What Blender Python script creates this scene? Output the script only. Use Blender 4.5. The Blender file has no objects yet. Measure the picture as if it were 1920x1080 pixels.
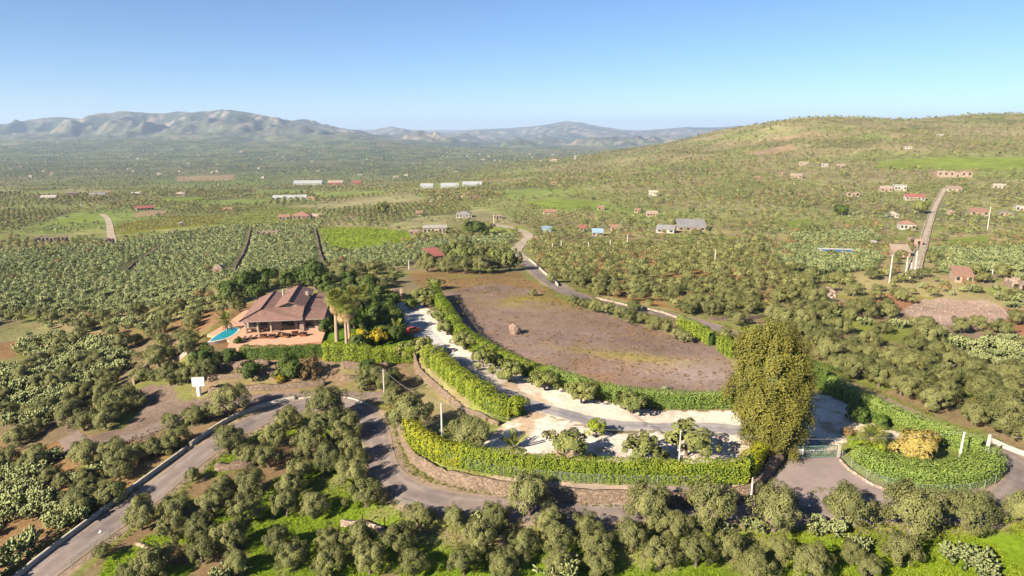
import bpy, math, random
import numpy as np
from mathutils import Vector, Matrix

# ------------------------------------------------------------------ camera, sky, sun, exposure
SC = bpy.context.scene
COL = SC.collection
CAMZ, FPX, PITCH = 46.0, 1300.0, math.radians(12.8)
cam = bpy.data.cameras.new('camera'); cam.sensor_width = 36; cam.lens = FPX / 1920 * 36
cam.clip_start = 1; cam.clip_end = 90000
camo = bpy.data.objects.new('camera', cam); COL.objects.link(camo)
camo.location = (0, 0, CAMZ); camo.rotation_euler = (math.pi / 2 - PITCH, 0, 0)
SC.camera = camo
SUN_EL = math.radians(29)
SHADOW = (0.76, 0.65)                       # ground direction in which shadows fall
world = bpy.data.worlds.new('World'); SC.world = world; world.use_nodes = True
wn = world.node_tree.nodes; wl = world.node_tree.links
sky = wn.new('ShaderNodeTexSky'); sky.sky_type = 'NISHITA'; sky.sun_disc = False
sky.sun_elevation = SUN_EL
sky.sun_rotation = math.atan2(-SHADOW[0], -SHADOW[1])
sky.altitude = 2500; sky.air_density = 1.0; sky.dust_density = 0.0; sky.ozone_density = 6.0
wn['Background'].inputs['Strength'].default_value = 0.05
wl.new(sky.outputs[0], wn['Background'].inputs[0])
sun = bpy.data.lights.new('sun', 'SUN'); sun.energy = 5.0; sun.angle = math.radians(0.5); sun.color = (1.0, 0.89, 0.72)
suno = bpy.data.objects.new('sun', sun); COL.objects.link(suno)
sdir = Vector((SHADOW[0] * math.cos(SUN_EL), SHADOW[1] * math.cos(SUN_EL), -math.sin(SUN_EL)))
suno.rotation_euler = sdir.to_track_quat('-Z', 'Y').to_euler(); suno.location = (-200, -200, 200)
SC.view_settings.view_transform = 'Standard'; SC.view_settings.look = 'None'
SC.view_settings.exposure = 1.55; SC.view_settings.gamma = 1
SC.render.engine = 'CYCLES'
cy = SC.cycles
cy.use_denoising = True; cy.max_bounces = 5; cy.diffuse_bounces = 1; cy.glossy_bounces = 2
cy.transmission_bounces = 3; cy.transparent_max_bounces = 4; cy.volume_bounces = 0
cy.caustics_reflective = False; cy.caustics_refractive = False

RNG = np.random.default_rng(7)
random.seed(7)

# ------------------------------------------------------------------ noise and projection helpers
def hash2(ix, iy, s=0):
    n = (ix.astype(np.int64) * 374761393 + iy.astype(np.int64) * 668265263 + s * 2147483647) & 0xffffffff
    n = ((n ^ (n >> 13)) * 1274126177) & 0xffffffff
    n = (n ^ (n >> 16)) & 0xffffffff
    return n / 4294967295.0
def vnoise(x, y, s=0):
    x = np.asarray(x, float); y = np.asarray(y, float)
    ix = np.floor(x); iy = np.floor(y); fx = x - ix; fy = y - iy
    ux = fx * fx * (3 - 2 * fx); uy = fy * fy * (3 - 2 * fy)
    a = hash2(ix, iy, s); b = hash2(ix + 1, iy, s); c = hash2(ix, iy + 1, s); d = hash2(ix + 1, iy + 1, s)
    return (a * (1 - ux) + b * ux) * (1 - uy) + (c * (1 - ux) + d * ux) * uy
def fbm(x, y, o=4, s=0):
    t = 0; a = 0.5; n = 0
    for k in range(o):
        t = t + a * vnoise(x * 2 ** k, y * 2 ** k, s + k); n += a; a *= 0.5
    return t / n
def ridged(x, y, o=4, s=0):
    t = 0; a = 0.5; n = 0
    for k in range(o):
        t = t + a * (1 - abs(2 * vnoise(x * 2 ** k, y * 2 ** k, s + k) - 1)); n += a; a *= 0.5
    return t / n
def sstep(a, b, x):
    t = np.clip((np.asarray(x, float) - a) / (b - a), 0, 1); return t * t * (3 - 2 * t)
CP_, SP_ = math.cos(PITCH), math.sin(PITCH)
def ray(px, py):
    u = (px - 960) / FPX; v = (540 - py) / FPX
    return (u, CP_ + v * SP_, v * CP_ - SP_)            # x right, y forward, z up
def onplane(px, py, z):
    r = ray(px, py); t = (z - CAMZ) / r[2]; return (r[0] * t, r[1] * t)
def depth_of(x, y, z):
    return y * CP_ - (z - CAMZ) * SP_
def project(x, y, z):
    d = depth_of(x, y, z); up = y * SP_ + (z - CAMZ) * CP_
    return 960 + FPX * x / d, 540 - FPX * up / d, d

# ------------------------------------------------------------------ terrain
def seg_dist(x, y, pts):
    """distance to an open polyline, side (+ left of direction) and parameter 0..1"""
    best = np.full(np.shape(x), 1e9); side = np.zeros(np.shape(x)); par = np.zeros(np.shape(x))
    L = [0]
    for a, b in zip(pts[:-1], pts[1:]): L.append(L[-1] + math.hypot(b[0] - a[0], b[1] - a[1]))
    for i, (a, b) in enumerate(zip(pts[:-1], pts[1:])):
        dx, dy = b[0] - a[0], b[1] - a[1]; l2 = dx * dx + dy * dy
        t = np.clip(((x - a[0]) * dx + (y - a[1]) * dy) / l2, 0, 1)
        d = np.hypot(x - a[0] - t * dx, y - a[1] - t * dy)
        m = d < best
        best = np.where(m, d, best)
        side = np.where(m, np.sign(dx * (y - a[1]) - dy * (x - a[0])), side)
        par = np.where(m, (L[i] + t * (L[i + 1] - L[i])) / L[-1], par)
    return best, side, par
def inpoly(x, y, P):
    x = np.asarray(x, float); y = np.asarray(y, float); r = np.zeros(x.shape, bool)
    n = len(P)
    for i in range(n):
        x0, y0 = P[i]; x1, y1 = P[(i + 1) % n]
        if y0 == y1: continue
        c = ((y0 > y) != (y1 > y)) & (x < (x1 - x0) * (y - y0) / (y1 - y0) + x0)
        r ^= c
    return r
WALL_F = [onplane(px, py, 1.2) for px, py in [(742, 780), (767, 832), (790, 856), (833, 878), (907, 895), (973, 905), (1073, 913), (1173, 917), (1273, 920), (1400, 914), (1432, 890), (1468, 860)]]
WALL_D = [onplane(px, py, z) for px, py, z in [(778, 672, 3.6), (787, 687, 3.4), (812, 706, 3.2), (840, 730, 2.9), (887, 768, 2.2), (935, 796, 1.6)]]
def steps(x, y):
    x = np.asarray(x, float); y = np.asarray(y, float)
    o = np.zeros(x.shape)
    m = (y > 50) & (y < 180) & (abs(x) < 80)
    if m.any():
        d, s, p = seg_dist(x[m], y[m], WALL_F)
        o1 = 2.2 * sstep(0, 0.1, p) * sstep(1, 0.86, p) * np.where(s > 0, sstep(0, 0.45, d) * np.clip(1 - d / 26, 0, 1), 0)
        d, s, p = seg_dist(x[m], y[m], WALL_D)
        o2 = 2.7 * sstep(0, 0.06, p) * sstep(1, 0.75, p) * np.where(s > 0, sstep(0, 0.45, d) * np.clip(1 - d / 16, 0, 1), 0)
        o[m] = o1 + o2
    return o
CPTS = [(1000, 830, 1.3), (1150, 840, 1.3), (1300, 830, 1.3), (1100, 880, 1.2), (1300, 890, 1.2), (900, 870, 1.2), (800, 820, 1.0), (770, 760, 1.0), (850, 810, 1.1), (1420, 800, 1.2), (1530, 845, 0.9), (1540, 770, 1.3),
    (1000, 760, 2.0), (1100, 790, 1.6), (880, 700, 2.9), (820, 650, 3.6), (770, 590, 4.0), (1000, 650, 2.6), (1200, 640, 2.4), (1300, 690, 1.9), (1150, 720, 1.9), (900, 560, 3.8), (1100, 560, 3.0), (950, 520, 3.2),
    (1340, 640, 2.2), (540, 635, 4.0), (460, 650, 4.0), (600, 640, 4.0), (520, 575, 4.0), (600, 580, 4.0), (410, 628, 3.7), (400, 650, 3.4), (440, 590, 3.8), (680, 620, 4.0), (690, 660, 3.6), (500, 672, 3.6), (620, 672, 3.4),
    (480, 700, 2.0), (580, 705, 2.0), (660, 705, 1.8), (420, 735, 0.2), (500, 740, 0.1), (600, 735, 0.2), (700, 740, 0.2), (300, 790, -1.8), (160, 830, -3.0), (380, 760, -0.6),
    (620, 755, -0.4), (560, 762, -0.6), (480, 785, -1.1), (385, 843, -1.9), (262, 940, -3.2), (100, 1055, -4.6), (690, 790, -0.7), (706, 840, -1.0), (745, 910, -1.2), (860, 945, -1.2), (1000, 955, -1.1), (1200, 960, -0.9), (1400, 955, -0.5),
    (1530, 900, 0.4), (1580, 930, 0.0), (1850, 950, 0.0), (1890, 870, 0.4), (1700, 950, -0.2), (1740, 870, 0.7), (1640, 800, 1.2), (600, 900, -2.8), (450, 900, -2.6), (500, 1000, -4.0), (650, 1000, -3.6), (800, 1040, -3.4), (1000, 1040, -3.0), (1250, 1050, -2.6),
    (1500, 1040, -2.2), (1750, 1040, -2.0), (1900, 1050, -1.8), (300, 1040, -4.8), (100, 700, -6.0), (50, 600, -8.0), (200, 600, -6.0), (0, 900, -7.0), (120, 880, -4.6), (-100, 780, -8.0), (250, 700, -3.6), (300, 640, -2.5), (330, 580, -2.5), (100, 520, -9.0), (-150, 560, -11.0),
    (300, 530, -5.0), (450, 540, -0.5), (500, 510, -2.0), (600, 525, 2.0), (700, 515, 1.5), (760, 545, 3.6), (850, 500, 2.5), (1000, 510, 2.0), (1200, 560, 2.2), (1400, 600, 1.8), (1600, 600, 2.0), (1800, 650, 2.0), (1920, 700, 1.6), (2100, 700, 2.0), (1500, 540, 2.5), (1800, 560, 3.0), (2000, 560, 4.0), (1250, 520, 2.0), (785, 722, 0.7), (815, 752, 0.6), (855, 785, 0.8), (760, 735, 0.6)]
_cz = np.array([c[2] for c in CPTS]); _cx = np.array([onplane(*c)[0] for c in CPTS]); _cyv = np.array([onplane(*c)[1] for c in CPTS])
_cz = _cz - steps(_cx, _cyv)
def _phi(r2): return 0.5 * r2 * np.log(r2 + 1e-9)
def _solve():
    n = len(_cx); sx = _cx / 100; sy = _cyv / 100
    K = _phi((sx[:, None] - sx) ** 2 + (sy[:, None] - sy) ** 2) + np.eye(n) * 0.004
    P = np.stack([np.ones(n), sx, sy], 1)
    A = np.block([[K, P], [P.T, np.zeros((3, 3))]])
    return np.linalg.solve(A, np.concatenate([_cz, np.zeros(3)]))
_w = _solve()
def near_z(x, y):
    sx = np.clip(x, -140, 190) / 100; sy = np.clip(y, 45, 320) / 100; n = len(_cx)
    z = _w[n] + _w[n + 1] * sx + _w[n + 2] * sy
    if z.size < 4000: return np.clip(z + _phi((sx[:, None] - _cx / 100) ** 2 + (sy[:, None] - _cyv / 100) ** 2) @ _w[:n], -16, 8)
    for i in range(n): z = z + _w[i] * _phi((sx - _cx[i] / 100) ** 2 + (sy - _cyv[i] / 100) ** 2)
    return np.clip(z, -16, 8)
CREST1 = ([-900, -500, -200, 0, 45, 60, 95, 120, 155, 190, 225, 265, 305, 350, 385, 420, 450, 480, 520, 560, 600, 640, 700, 800, 900],
          [250, 247, 246, 242, 234, 230, 227, 226, 232, 225, 222, 220, 221, 218, 219, 215, 218, 220, 227, 234, 240, 246, 256, 272, 290])
CREST2 = ([300, 560, 640, 690, 735, 760, 800, 840, 900, 960, 1000, 1030, 1060, 1090, 1120, 1165, 1200, 1240, 1290, 1340, 1400, 1600, 2600],
          [262, 252, 244, 247, 239, 243, 251, 250, 243, 241, 237, 233, 228, 231, 236, 243, 246, 243, 239, 240, 236, 238, 238])
def far_z(x, y):
    V = np.interp(y, [-500, 0, 180, 230, 300, 445, 585, 800, 1250, 1500, 2000, 3000, 4000, 6000, 40000], [0, 0, 0, -2, -7, -13, -19, -30, -55, -65, -75, -85, -92, -98, -98])
    hb = np.interp(x, [-340, -200, -65, 170, 390, 495, 566, 640, 834, 1074, 1700, 4000], [0, 6, 22, 54, 91, 118, 125, 126, 129, 133, 140, 150])
    f = np.interp(y, [300, 445, 585, 750, 900, 1300, 1500, 1700, 2000, 2600, 3600], [0, .06, .2, .36, .5, .94, 1, .97, .8, .35, 0])
    rough = (fbm(x / 130, y / 130, 4, 11) - .5)
    h = hb * f * (1 + .16 * rough)
    h = h + 6 * sstep(1250, 1400, y) * sstep(540, 600, x) * sstep(2200, 1600, y)
    left = np.where(x < 0, np.maximum(x, -250) * .02 * sstep(200, 350, y) * sstep(900, 500, y), 0)
    z = V + h + left + 5 * (fbm(x / 260, y / 260, 4, 3) - .5) * sstep(300, 900, y)
    m = y > 2400
    if m.any(): z[m] = range_z(x[m], y[m], z[m])
    return z
def range_z(x, y, z):
    '''foothills and mountains'''
    q = np.where(y > 2000, x / np.maximum(y, 1), 0); pc = 960 + q * 1333
    z = z + 78 * sstep(3000, 6900, y) * sstep(11000, 8500, y) * sstep(980, 620, pc)
    foot = sstep(2600, 5000, y) * sstep(950, 560, pc)
    z = z + foot * (60 * (fbm(x / 900, y / 900, 5, 21) - .35) + 48 * ridged(x / 620, y / 620, 4, 77) - 22)
    c1 = CAMZ + (245 - np.interp(pc, *CREST1)) / 1333 * 8200 + 98 + 26 * (ridged(x / 420, y * 0 + 3.3, 4, 61) - .7)
    g = ridged(x / 1500, y / 2600, 5, 31)
    s1 = (.4 * sstep(5000, 7300, y) + .6 * sstep(6900, 8200, y)) * sstep(11000, 8200, y)
    up = (y > 5200) & (y < 11000)
    c1 = c1 - 60 * sstep(980, 620, pc)
    m1 = np.maximum(c1, 0) * s1 * (1 - (1 - s1) * 1.15 * np.clip(g - .35, 0, 1)) + np.where(up, (760 * (ridged((x + .35 * y) / 560, y / 1500, 4, 33) - .68) * s1 * (1 - .97 * s1 ** 2) + 125 * (ridged(x / 230, y / 420, 4, 35) - .66) * sstep(0, .3, s1) * (1 - .75 * s1 ** 3)) , 0)
    c2 = CAMZ + (245 - np.interp(pc, *CREST2)) / 1333 * 14500 + 98
    s2 = sstep(9500, 14500, y) * sstep(20000, 14500, y)
    g2 = ridged(x / 2600, y / 3600, 5, 41)
    m2 = np.maximum(c2, 0) * s2 * (1 - (1 - s2) * .9 * np.clip(g2 - .35, 0, 1)) + 560 * (ridged((x + .3 * y) / 1000, y / 2600, 4, 43) - .66) * s2 * (1 - .95 * s2 ** 2)
    m3 = (200 + 20 * (fbm(x / 1800, y / 1800, 3, 51) - .5)) * .78 * sstep(19000, 25000, y)
    return z + np.maximum(np.maximum(m1, m2), m3)
def T(x, y):
    x = np.atleast_1d(np.asarray(x, float)); y = np.atleast_1d(np.asarray(y, float)); x, y = np.broadcast_arrays(x, y)
    z = np.zeros(x.shape); s = sstep(185, 330, y)
    s = np.maximum(s, sstep(150, 260, np.abs(x)))
    mf = s > 0; mn = s < 1
    if mf.any(): z[mf] += s[mf] * far_z(x[mf], y[mf])
    if mn.any(): z[mn] += (1 - s[mn]) * near_z(x[mn], y[mn])
    m = (y > 30) & (y < 330)
    if m.any():
        z[m] += .35 * (fbm(x[m] / 14, y[m] / 14, 3, 5) - .5) * sstep(330, 200, y[m])
    z = z + steps(x, y)
    m = (y > 110) & (y < 190) & (x < -25) & (x > -80)
    if m.any():                                     # the villa stands on levelled ground
        c, s_ = math.cos(VROT), math.sin(VROT); ax, ay = x[m] - VC[0], y[m] - VC[1]; u = ax * c + ay * s_; v = -ax * s_ + ay * c
        k = sstep(3.5, 0, np.maximum(np.maximum(-7.2 - u, u - 18), np.maximum(-10.0 - v, v - 23)))
        z[m] = z[m] * (1 - k) + 3.55 * k
    return z
VROT = math.radians(9); VC = onplane(448, 603, 7.0)
def t1(x, y): return float(T(x, y)[0])
_TS = np.geomspace(45, 24000, 170)
def at(px, py, h=0.0):
    """point of the ground (raised by h) seen at photo pixel px, py"""
    r = ray(px, py)
    t0, ts_ = 0, _TS[:60]
    for lo, hi in ((0, 44), (43, 90), (89, 170)):
        ts_ = _TS[lo:hi]; g = CAMZ + r[2] * ts_ - T(r[0] * ts_, r[1] * ts_) - h
        if (g < 0).any(): break
    i = int(np.argmax(g < 0))
    if i == 0: i = len(ts_) - 1 if not (g < 0).any() else 1
    a, b = ts_[i - 1], ts_[i]
    for _ in range(2):
        ts = np.linspace(a, b, 16); g = CAMZ + r[2] * ts - T(r[0] * ts, r[1] * ts) - h
        k = int(np.argmax(g < 0)); k = max(k, 1); a, b = ts[k - 1], ts[k]
    t = .5 * (a + b); return (r[0] * t, r[1] * t)
def poly(pix): return [at(px, py) for px, py in pix]

# ------------------------------------------------------------------ materials
def nodes_of(m):
    m.use_nodes = True; nt = m.node_tree; return nt, nt.nodes, nt.links, nt.nodes['Principled BSDF']
def mat(name, c, rough=.85, var=.25, scale=3.0, bump=0.0, bscale=8.0, spec=.2, metal=0.0, c2=None, coords='Object', stretch=None):
    m = bpy.data.materials.new(name); nt, N, L, p = nodes_of(m)
    p.inputs['Roughness'].default_value = rough; p.inputs['Specular IOR Level'].default_value = spec; p.inputs['Metallic'].default_value = metal
    tc = N.new('ShaderNodeNewGeometry') if coords == 'World' else N.new('ShaderNodeTexCoord')
    out = tc.outputs['Position'] if coords == 'World' else tc.outputs[coords]
    if stretch:
        mp = N.new('ShaderNodeMapping'); mp.inputs['Scale'].default_value = stretch; L.new(out, mp.inputs[0]); out = mp.outputs[0]
    no = N.new('ShaderNodeTexNoise'); no.inputs['Scale'].default_value = scale; no.inputs['Detail'].default_value = 6; no.inputs['Roughness'].default_value = .65
    L.new(out, no.inputs['Vector'])
    cr = N.new('ShaderNodeValToRGB'); e = cr.color_ramp.elements
    a = c; b = c2 or tuple(min(1, v * (1 + var)) for v in c); a = c if c2 else tuple(v * (1 - var) for v in c)
    e[0].position = .32; e[1].position = .68; e[0].color = (*a, 1); e[1].color = (*b, 1)
    L.new(no.outputs[0], cr.inputs[0]); L.new(cr.outputs[0], p.inputs['Base Color'])
    if bump:
        n2 = N.new('ShaderNodeTexNoise'); n2.inputs['Scale'].default_value = bscale; n2.inputs['Detail'].default_value = 4; L.new(out, n2.inputs['Vector'])
        bp = N.new('ShaderNodeBump'); bp.inputs['Strength'].default_value = bump; bp.inputs['Distance'].default_value = .1
        L.new(n2.outputs[0], bp.inputs['Height']); L.new(bp.outputs[0], p.inputs['Normal'])
    return m
def leafmat(name, c1, c2, trans=.07, rough=.6):
    """foliage: hue runs from c1 to c2 with the leaf's own tint and from plant to plant"""
    m = bpy.data.materials.new(name); nt, N, L, p = nodes_of(m)
    at_ = N.new('ShaderNodeAttribute'); at_.attribute_name = 'tint'
    oi = N.new('ShaderNodeObjectInfo')
    mu = N.new('ShaderNodeMath'); mu.operation = 'MULTIPLY_ADD'; L.new(oi.outputs['Random'], mu.inputs[0]); mu.inputs[1].default_value = .4; L.new(at_.outputs['Fac'], mu.inputs[2])
    cr = N.new('ShaderNodeValToRGB'); e = cr.color_ramp.elements
    e[0].color = (*c1, 1); e[1].color = (*c2, 1); e[0].position = .1; e[1].position = 1
    L.new(mu.outputs[0], cr.inputs[0])
    L.new(cr.outputs[0], p.inputs['Base Color']); p.inputs['Roughness'].default_value = rough; p.inputs['Specular IOR Level'].default_value = .15
    tr = N.new('ShaderNodeBsdfTranslucent'); L.new(cr.outputs[0], tr.inputs[0])
    mx = N.new('ShaderNodeMixShader'); mx.inputs[0].default_value = trans
    L.new(p.outputs[0], mx.inputs[1]); L.new(tr.outputs[0], mx.inputs[2]); L.new(mx.outputs[0], N['Material Output'].inputs[0])
    return m
def roadmat(name, c, dust):
    '''asphalt: mottled patches, two worn wheel lines, dusty crumbling edges ("across" runs -1 to 1 over the width)'''
    m = mat(name, c, .95, .18, .5, .3, 20, coords='World', spec=.1); nt, N, L, p = nodes_of(m); src = p.inputs['Base Color'].links[0].from_socket
    a = N.new('ShaderNodeAttribute'); a.attribute_name = 'across'; ab = N.new('ShaderNodeMath'); ab.operation = 'ABSOLUTE'; L.new(a.outputs['Fac'], ab.inputs[0])
    g = N.new('ShaderNodeNewGeometry'); no = N.new('ShaderNodeTexNoise'); no.inputs['Scale'].default_value = .55; no.inputs['Detail'].default_value = 7; no.inputs['Roughness'].default_value = .75; L.new(g.outputs['Position'], no.inputs['Vector'])
    ad = N.new('ShaderNodeMath'); ad.operation = 'MULTIPLY_ADD'; L.new(no.outputs[0], ad.inputs[0]); ad.inputs[1].default_value = .9; L.new(ab.outputs[0], ad.inputs[2])
    ed = N.new('ShaderNodeValToRGB'); ed.color_ramp.elements[0].position = .68; ed.color_ramp.elements[1].position = .86; sc = N.new('ShaderNodeMath'); sc.operation = 'MULTIPLY'; sc.inputs[1].default_value = .58; L.new(ad.outputs[0], sc.inputs[0]); L.new(sc.outputs[0], ed.inputs[0])
    wl_ = N.new('ShaderNodeValToRGB'); e = wl_.color_ramp.elements; e[0].position = .2; e[0].color = (.9, .9, .9, 1); e[1].position = .8; e[1].color = (.88, .88, .88, 1); k = e.new(.45); k.color = (1.12, 1.12, 1.12, 1); L.new(ab.outputs[0], wl_.inputs[0])
    n2 = N.new('ShaderNodeTexNoise'); n2.inputs['Scale'].default_value = .09; n2.inputs['Detail'].default_value = 3; L.new(g.outputs['Position'], n2.inputs['Vector']); r2 = N.new('ShaderNodeValToRGB'); e = r2.color_ramp.elements; e[0].position = .46; e[1].position = .5; e[0].color = (.86, .86, .88, 1); e[1].color = (1.06, 1.05, 1.03, 1); L.new(n2.outputs[0], r2.inputs[0])
    m1 = N.new('ShaderNodeMixRGB'); m1.blend_type = 'MULTIPLY'; m1.inputs[0].default_value = 1; L.new(src, m1.inputs[1]); L.new(wl_.outputs[0], m1.inputs[2]); m2 = N.new('ShaderNodeMixRGB'); m2.blend_type = 'MULTIPLY'; m2.inputs[0].default_value = 1; L.new(m1.outputs[0], m2.inputs[1]); L.new(r2.outputs[0], m2.inputs[2])
    m3 = N.new('ShaderNodeMixRGB'); L.new(ed.outputs[0], m3.inputs[0]); L.new(m2.outputs[0], m3.inputs[1]); m3.inputs[2].default_value = (*dust, 1); L.new(m3.outputs[0], p.inputs['Base Color'])
    return m
def stonemat(name, c, mortar, scale=2.2, var=.35):
    m = bpy.data.materials.new(name); nt, N, L, p = nodes_of(m); p.inputs['Roughness'].default_value = .95; p.inputs['Specular IOR Level'].default_value = .1
    g = N.new('ShaderNodeNewGeometry')
    v = N.new('ShaderNodeTexVoronoi'); v.inputs['Scale'].default_value = scale; L.new(g.outputs['Position'], v.inputs['Vector'])
    hs = N.new('ShaderNodeMixRGB'); hs.inputs[1].default_value = (*tuple(x * (1 - var) for x in c), 1); hs.inputs[2].default_value = (*tuple(min(1, x * (1 + var)) for x in c), 1)
    sp = N.new('ShaderNodeSeparateColor'); L.new(v.outputs['Color'], sp.inputs[0]); L.new(sp.outputs[0], hs.inputs[0])
    v2 = N.new('ShaderNodeTexVoronoi'); v2.feature = 'DISTANCE_TO_EDGE'; v2.inputs['Scale'].default_value = scale; L.new(g.outputs['Position'], v2.inputs['Vector'])
    cr = N.new('ShaderNodeValToRGB'); cr.color_ramp.elements[0].position = .0; cr.color_ramp.elements[1].position = .09
    L.new(v2.outputs[0], cr.inputs[0])
    mx = N.new('ShaderNodeMixRGB'); L.new(cr.outputs[0], mx.inputs[0]); mx.inputs[1].default_value = (*mortar, 1); L.new(hs.outputs[0], mx.inputs[2])
    L.new(mx.outputs[0], p.inputs['Base Color'])
    bp = N.new('ShaderNodeBump'); bp.inputs['Strength'].default_value = .8; bp.inputs['Distance'].default_value = .08; L.new(cr.outputs[0], bp.inputs['Height']); L.new(bp.outputs[0], p.inputs['Normal'])
    return m
M = {}
M['asphalt'] = roadmat('asphalt', (.185, .150, .136), (.25, .19, .14))
M['driveway'] = roadmat('driveway_asphalt', (.245, .225, .225), (.52, .44, .36))
M['apron'] = mat('apron_asphalt', (.215, .17, .155), .95, .16, .3, .2, 20, coords='World', spec=.1)
M['dirt'] = mat('dirt_track', (.165, .125, .105), .98, .25, .5, .4, 6, coords='World', spec=.05)
M['lane'] = mat('pale_lane', (.33, .27, .20), .98, .3, .3, .3, 4, coords='World', spec=.05)
M['concrete'] = mat('concrete', (.34, .30, .25), .9, .2, 1.5, .2, 9)
M['concrete_pole'] = mat('concrete_pole', (.48, .43, .38), .9, .12, 2)
M['stone'] = stonemat('dry_stone', (.20, .145, .105), (.10, .07, .05), 3.4, .3)
M['lava'] = stonemat('lava_stone', (.13, .095, .08), (.04, .03, .025), 2.4)
M['ruin'] = stonemat('pale_rubble_stone', (.31, .23, .175), (.17, .12, .095), 1.8, .25)
M['white'] = mat('white_render', (.33, .30, .26), .9, .18, .6)
M['cream'] = mat('cream_render', (.32, .27, .205), .9, .18, .5)
M['pink'] = mat('pink_render', (.29, .215, .165), .9, .16, .5)
M['grey'] = mat('grey_sheet', (.20, .19, .185), .7, .15, .4)
M['redroof'] = mat('red_sheet_roof', (.24, .085, .07), .75, .18, .5)
M['tile'] = mat('terracotta_tile_roof', (.24, .135, .095), .9, .22, 1.2, .5, 3)
M['villaroof'] = mat('mauve_brown_roof_tile', (.190, .108, .086), .9, .2, .9, .35, 14, stretch=(1, 1, 1))
M['ridge'] = mat('dark_ridge_tile', (.045, .03, .027), .9, .2, 2)
M['fascia'] = mat('weathered_fascia', (.23, .19, .17), .8, .15, 2)
M['villawall'] = mat('taupe_render', (.36, .27, .22), .9, .1, 1)
M['villastone'] = stonemat('villa_stone_cladding', (.33, .26, .22), (.2, .16, .13), 3.5, .25)
M['glass'] = mat('dark_glass', (.02, .025, .03), .08, .1, 1, spec=.6)
M['wood'] = mat('brown_wood', (.16, .07, .035), .7, .25, 6)
M['darkwood'] = mat('dark_wood', (.06, .035, .025), .7, .25, 6)
M['paving'] = mat('pink_terrace_paving', (.50, .275, .175), .9, .1, .8, .15, 10, coords='World')
M['gravelw'] = mat('white_gravel', (.58, .50, .42), .95, .2, 1.2, .5, 10, coords='World')
M['uppergravel'] = mat('shaded_gravel_drive', (.40, .375, .36), .95, .22, .9, .4, 10, coords='World')  # gravel greyed in its colour to stand for the garden trees' shade
M['metal'] = mat('green_metal', (.10, .16, .13), .5, .15, 2, spec=.4)
M['galv'] = mat('galvanised_wire', (.22, .25, .21), .5, .1, 2, spec=.4)
M['steel'] = mat('grey_steel', (.20, .20, .19), .5, .1, 2, spec=.4)
M['ruinshade'] = mat('ruin_shade', (.02, .018, .016), .9, .1, 1)  # near-black colour standing for the shade inside ruin openings
M['rock'] = mat('boulder_rock', (.24, .165, .125), .95, .3, 1.5, .8, 4)
M['signwhite'] = mat('white_sign_sheet', (.82, .81, .78), .6, .04, 1)
M['redpaint'] = mat('red_car_paint', (.42, .05, .025), .3, .05, 1, spec=.5)
M['tyre'] = mat('tyre_rubber', (.02, .02, .02), .9, .1, 1)
M['chrome'] = mat('wheel_rim', (.5, .5, .5), .3, .05, 1, metal=.8)
M['poolcoping'] = mat('pool_coping', (.55, .45, .36), .9, .1, 2)
M['poolwall'] = mat('turquoise_pool_lining', (.05, .52, .62), .4, .08, 1)
M['reservoirblue'] = mat('reservoir_lining', (.03, .11, .27), .5, .1, .4)
M['poly'] = mat('greenhouse_film', (.30, .31, .31), .6, .1, .2, spec=.3)
M['tarp'] = mat('blue_grey_tarp', (.22, .30, .38), .6, .1, .5)
M['trunk'] = mat('olive_bark', (.12, .09, .07), .95, .3, 4, .6, 8)
M['palmtrunk'] = mat('palm_bark', (.30, .21, .15), .95, .25, 3, .6, 8)
M['drystraw'] = mat('dead_frond_straw', (.40, .26, .13), .9, .25, 3)
w = bpy.data.materials.new('pool_water'); nt, N, L, p = nodes_of(w)
p.inputs['Base Color'].default_value = (.03, .50, .62, 1); p.inputs['Roughness'].default_value = .06; p.inputs['Transmission Weight'].default_value = .55; p.inputs['IOR'].default_value = 1.33
n_ = N.new('ShaderNodeTexNoise'); n_.inputs['Scale'].default_value = 2.5; b_ = N.new('ShaderNodeBump'); b_.inputs['Strength'].default_value = .15
L.new(n_.outputs[0], b_.inputs['Height']); L.new(b_.outputs[0], p.inputs['Normal']); M['water'] = w
M['olive'] = leafmat('olive_leaves', (.060, .068, .021), (.235, .230, .082))
M['cactus'] = leafmat('prickly_pear_pads', (.080, .110, .042), (.265, .285, .118), .05)
M['hedge'] = leafmat('hedge_leaves', (.085, .135, .012), (.24, .27, .022))
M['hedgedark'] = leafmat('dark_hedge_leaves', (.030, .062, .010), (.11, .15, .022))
M['hedgeblue'] = leafmat('soft_green_hedge_leaves', (.095, .150, .028), (.215, .270, .058))
M['hedgeyellow'] = leafmat('yellow_hedge_leaves', (.13, .16, .010), (.38, .34, .02))
M['conifer'] = leafmat('conifer_sprays', (.062, .068, .012), (.165, .148, .026))
M['broad'] = leafmat('dark_broad_leaves', (.028, .050, .010), (.10, .13, .025))
M['citrus'] = leafmat('citrus_leaves', (.080, .100, .026), (.235, .235, .070))
M['yellowshrub'] = leafmat('yellow_shrub_leaves', (.16, .13, .008), (.42, .31, .015))
M['orangeshrub'] = leafmat('orange_yellow_shrub_leaves', (.22, .17, .04), (.40, .30, .09))
M['palm'] = leafmat('palm_fronds', (.08, .105, .02), (.27, .26, .06))
M['palegreen'] = leafmat('pale_succulent_leaves', (.18, .20, .10), (.34, .35, .18))
M['brown'] = leafmat('dry_brown_brush', (.11, .07, .03), (.24, .16, .07))
M['grassleaf'] = leafmat('grass_blades', (.085, .15, .006), (.26, .30, .02), .4)
M['vine'] = leafmat('vine_leaves', (.10, .15, .012), (.24, .28, .03), .3)

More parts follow.
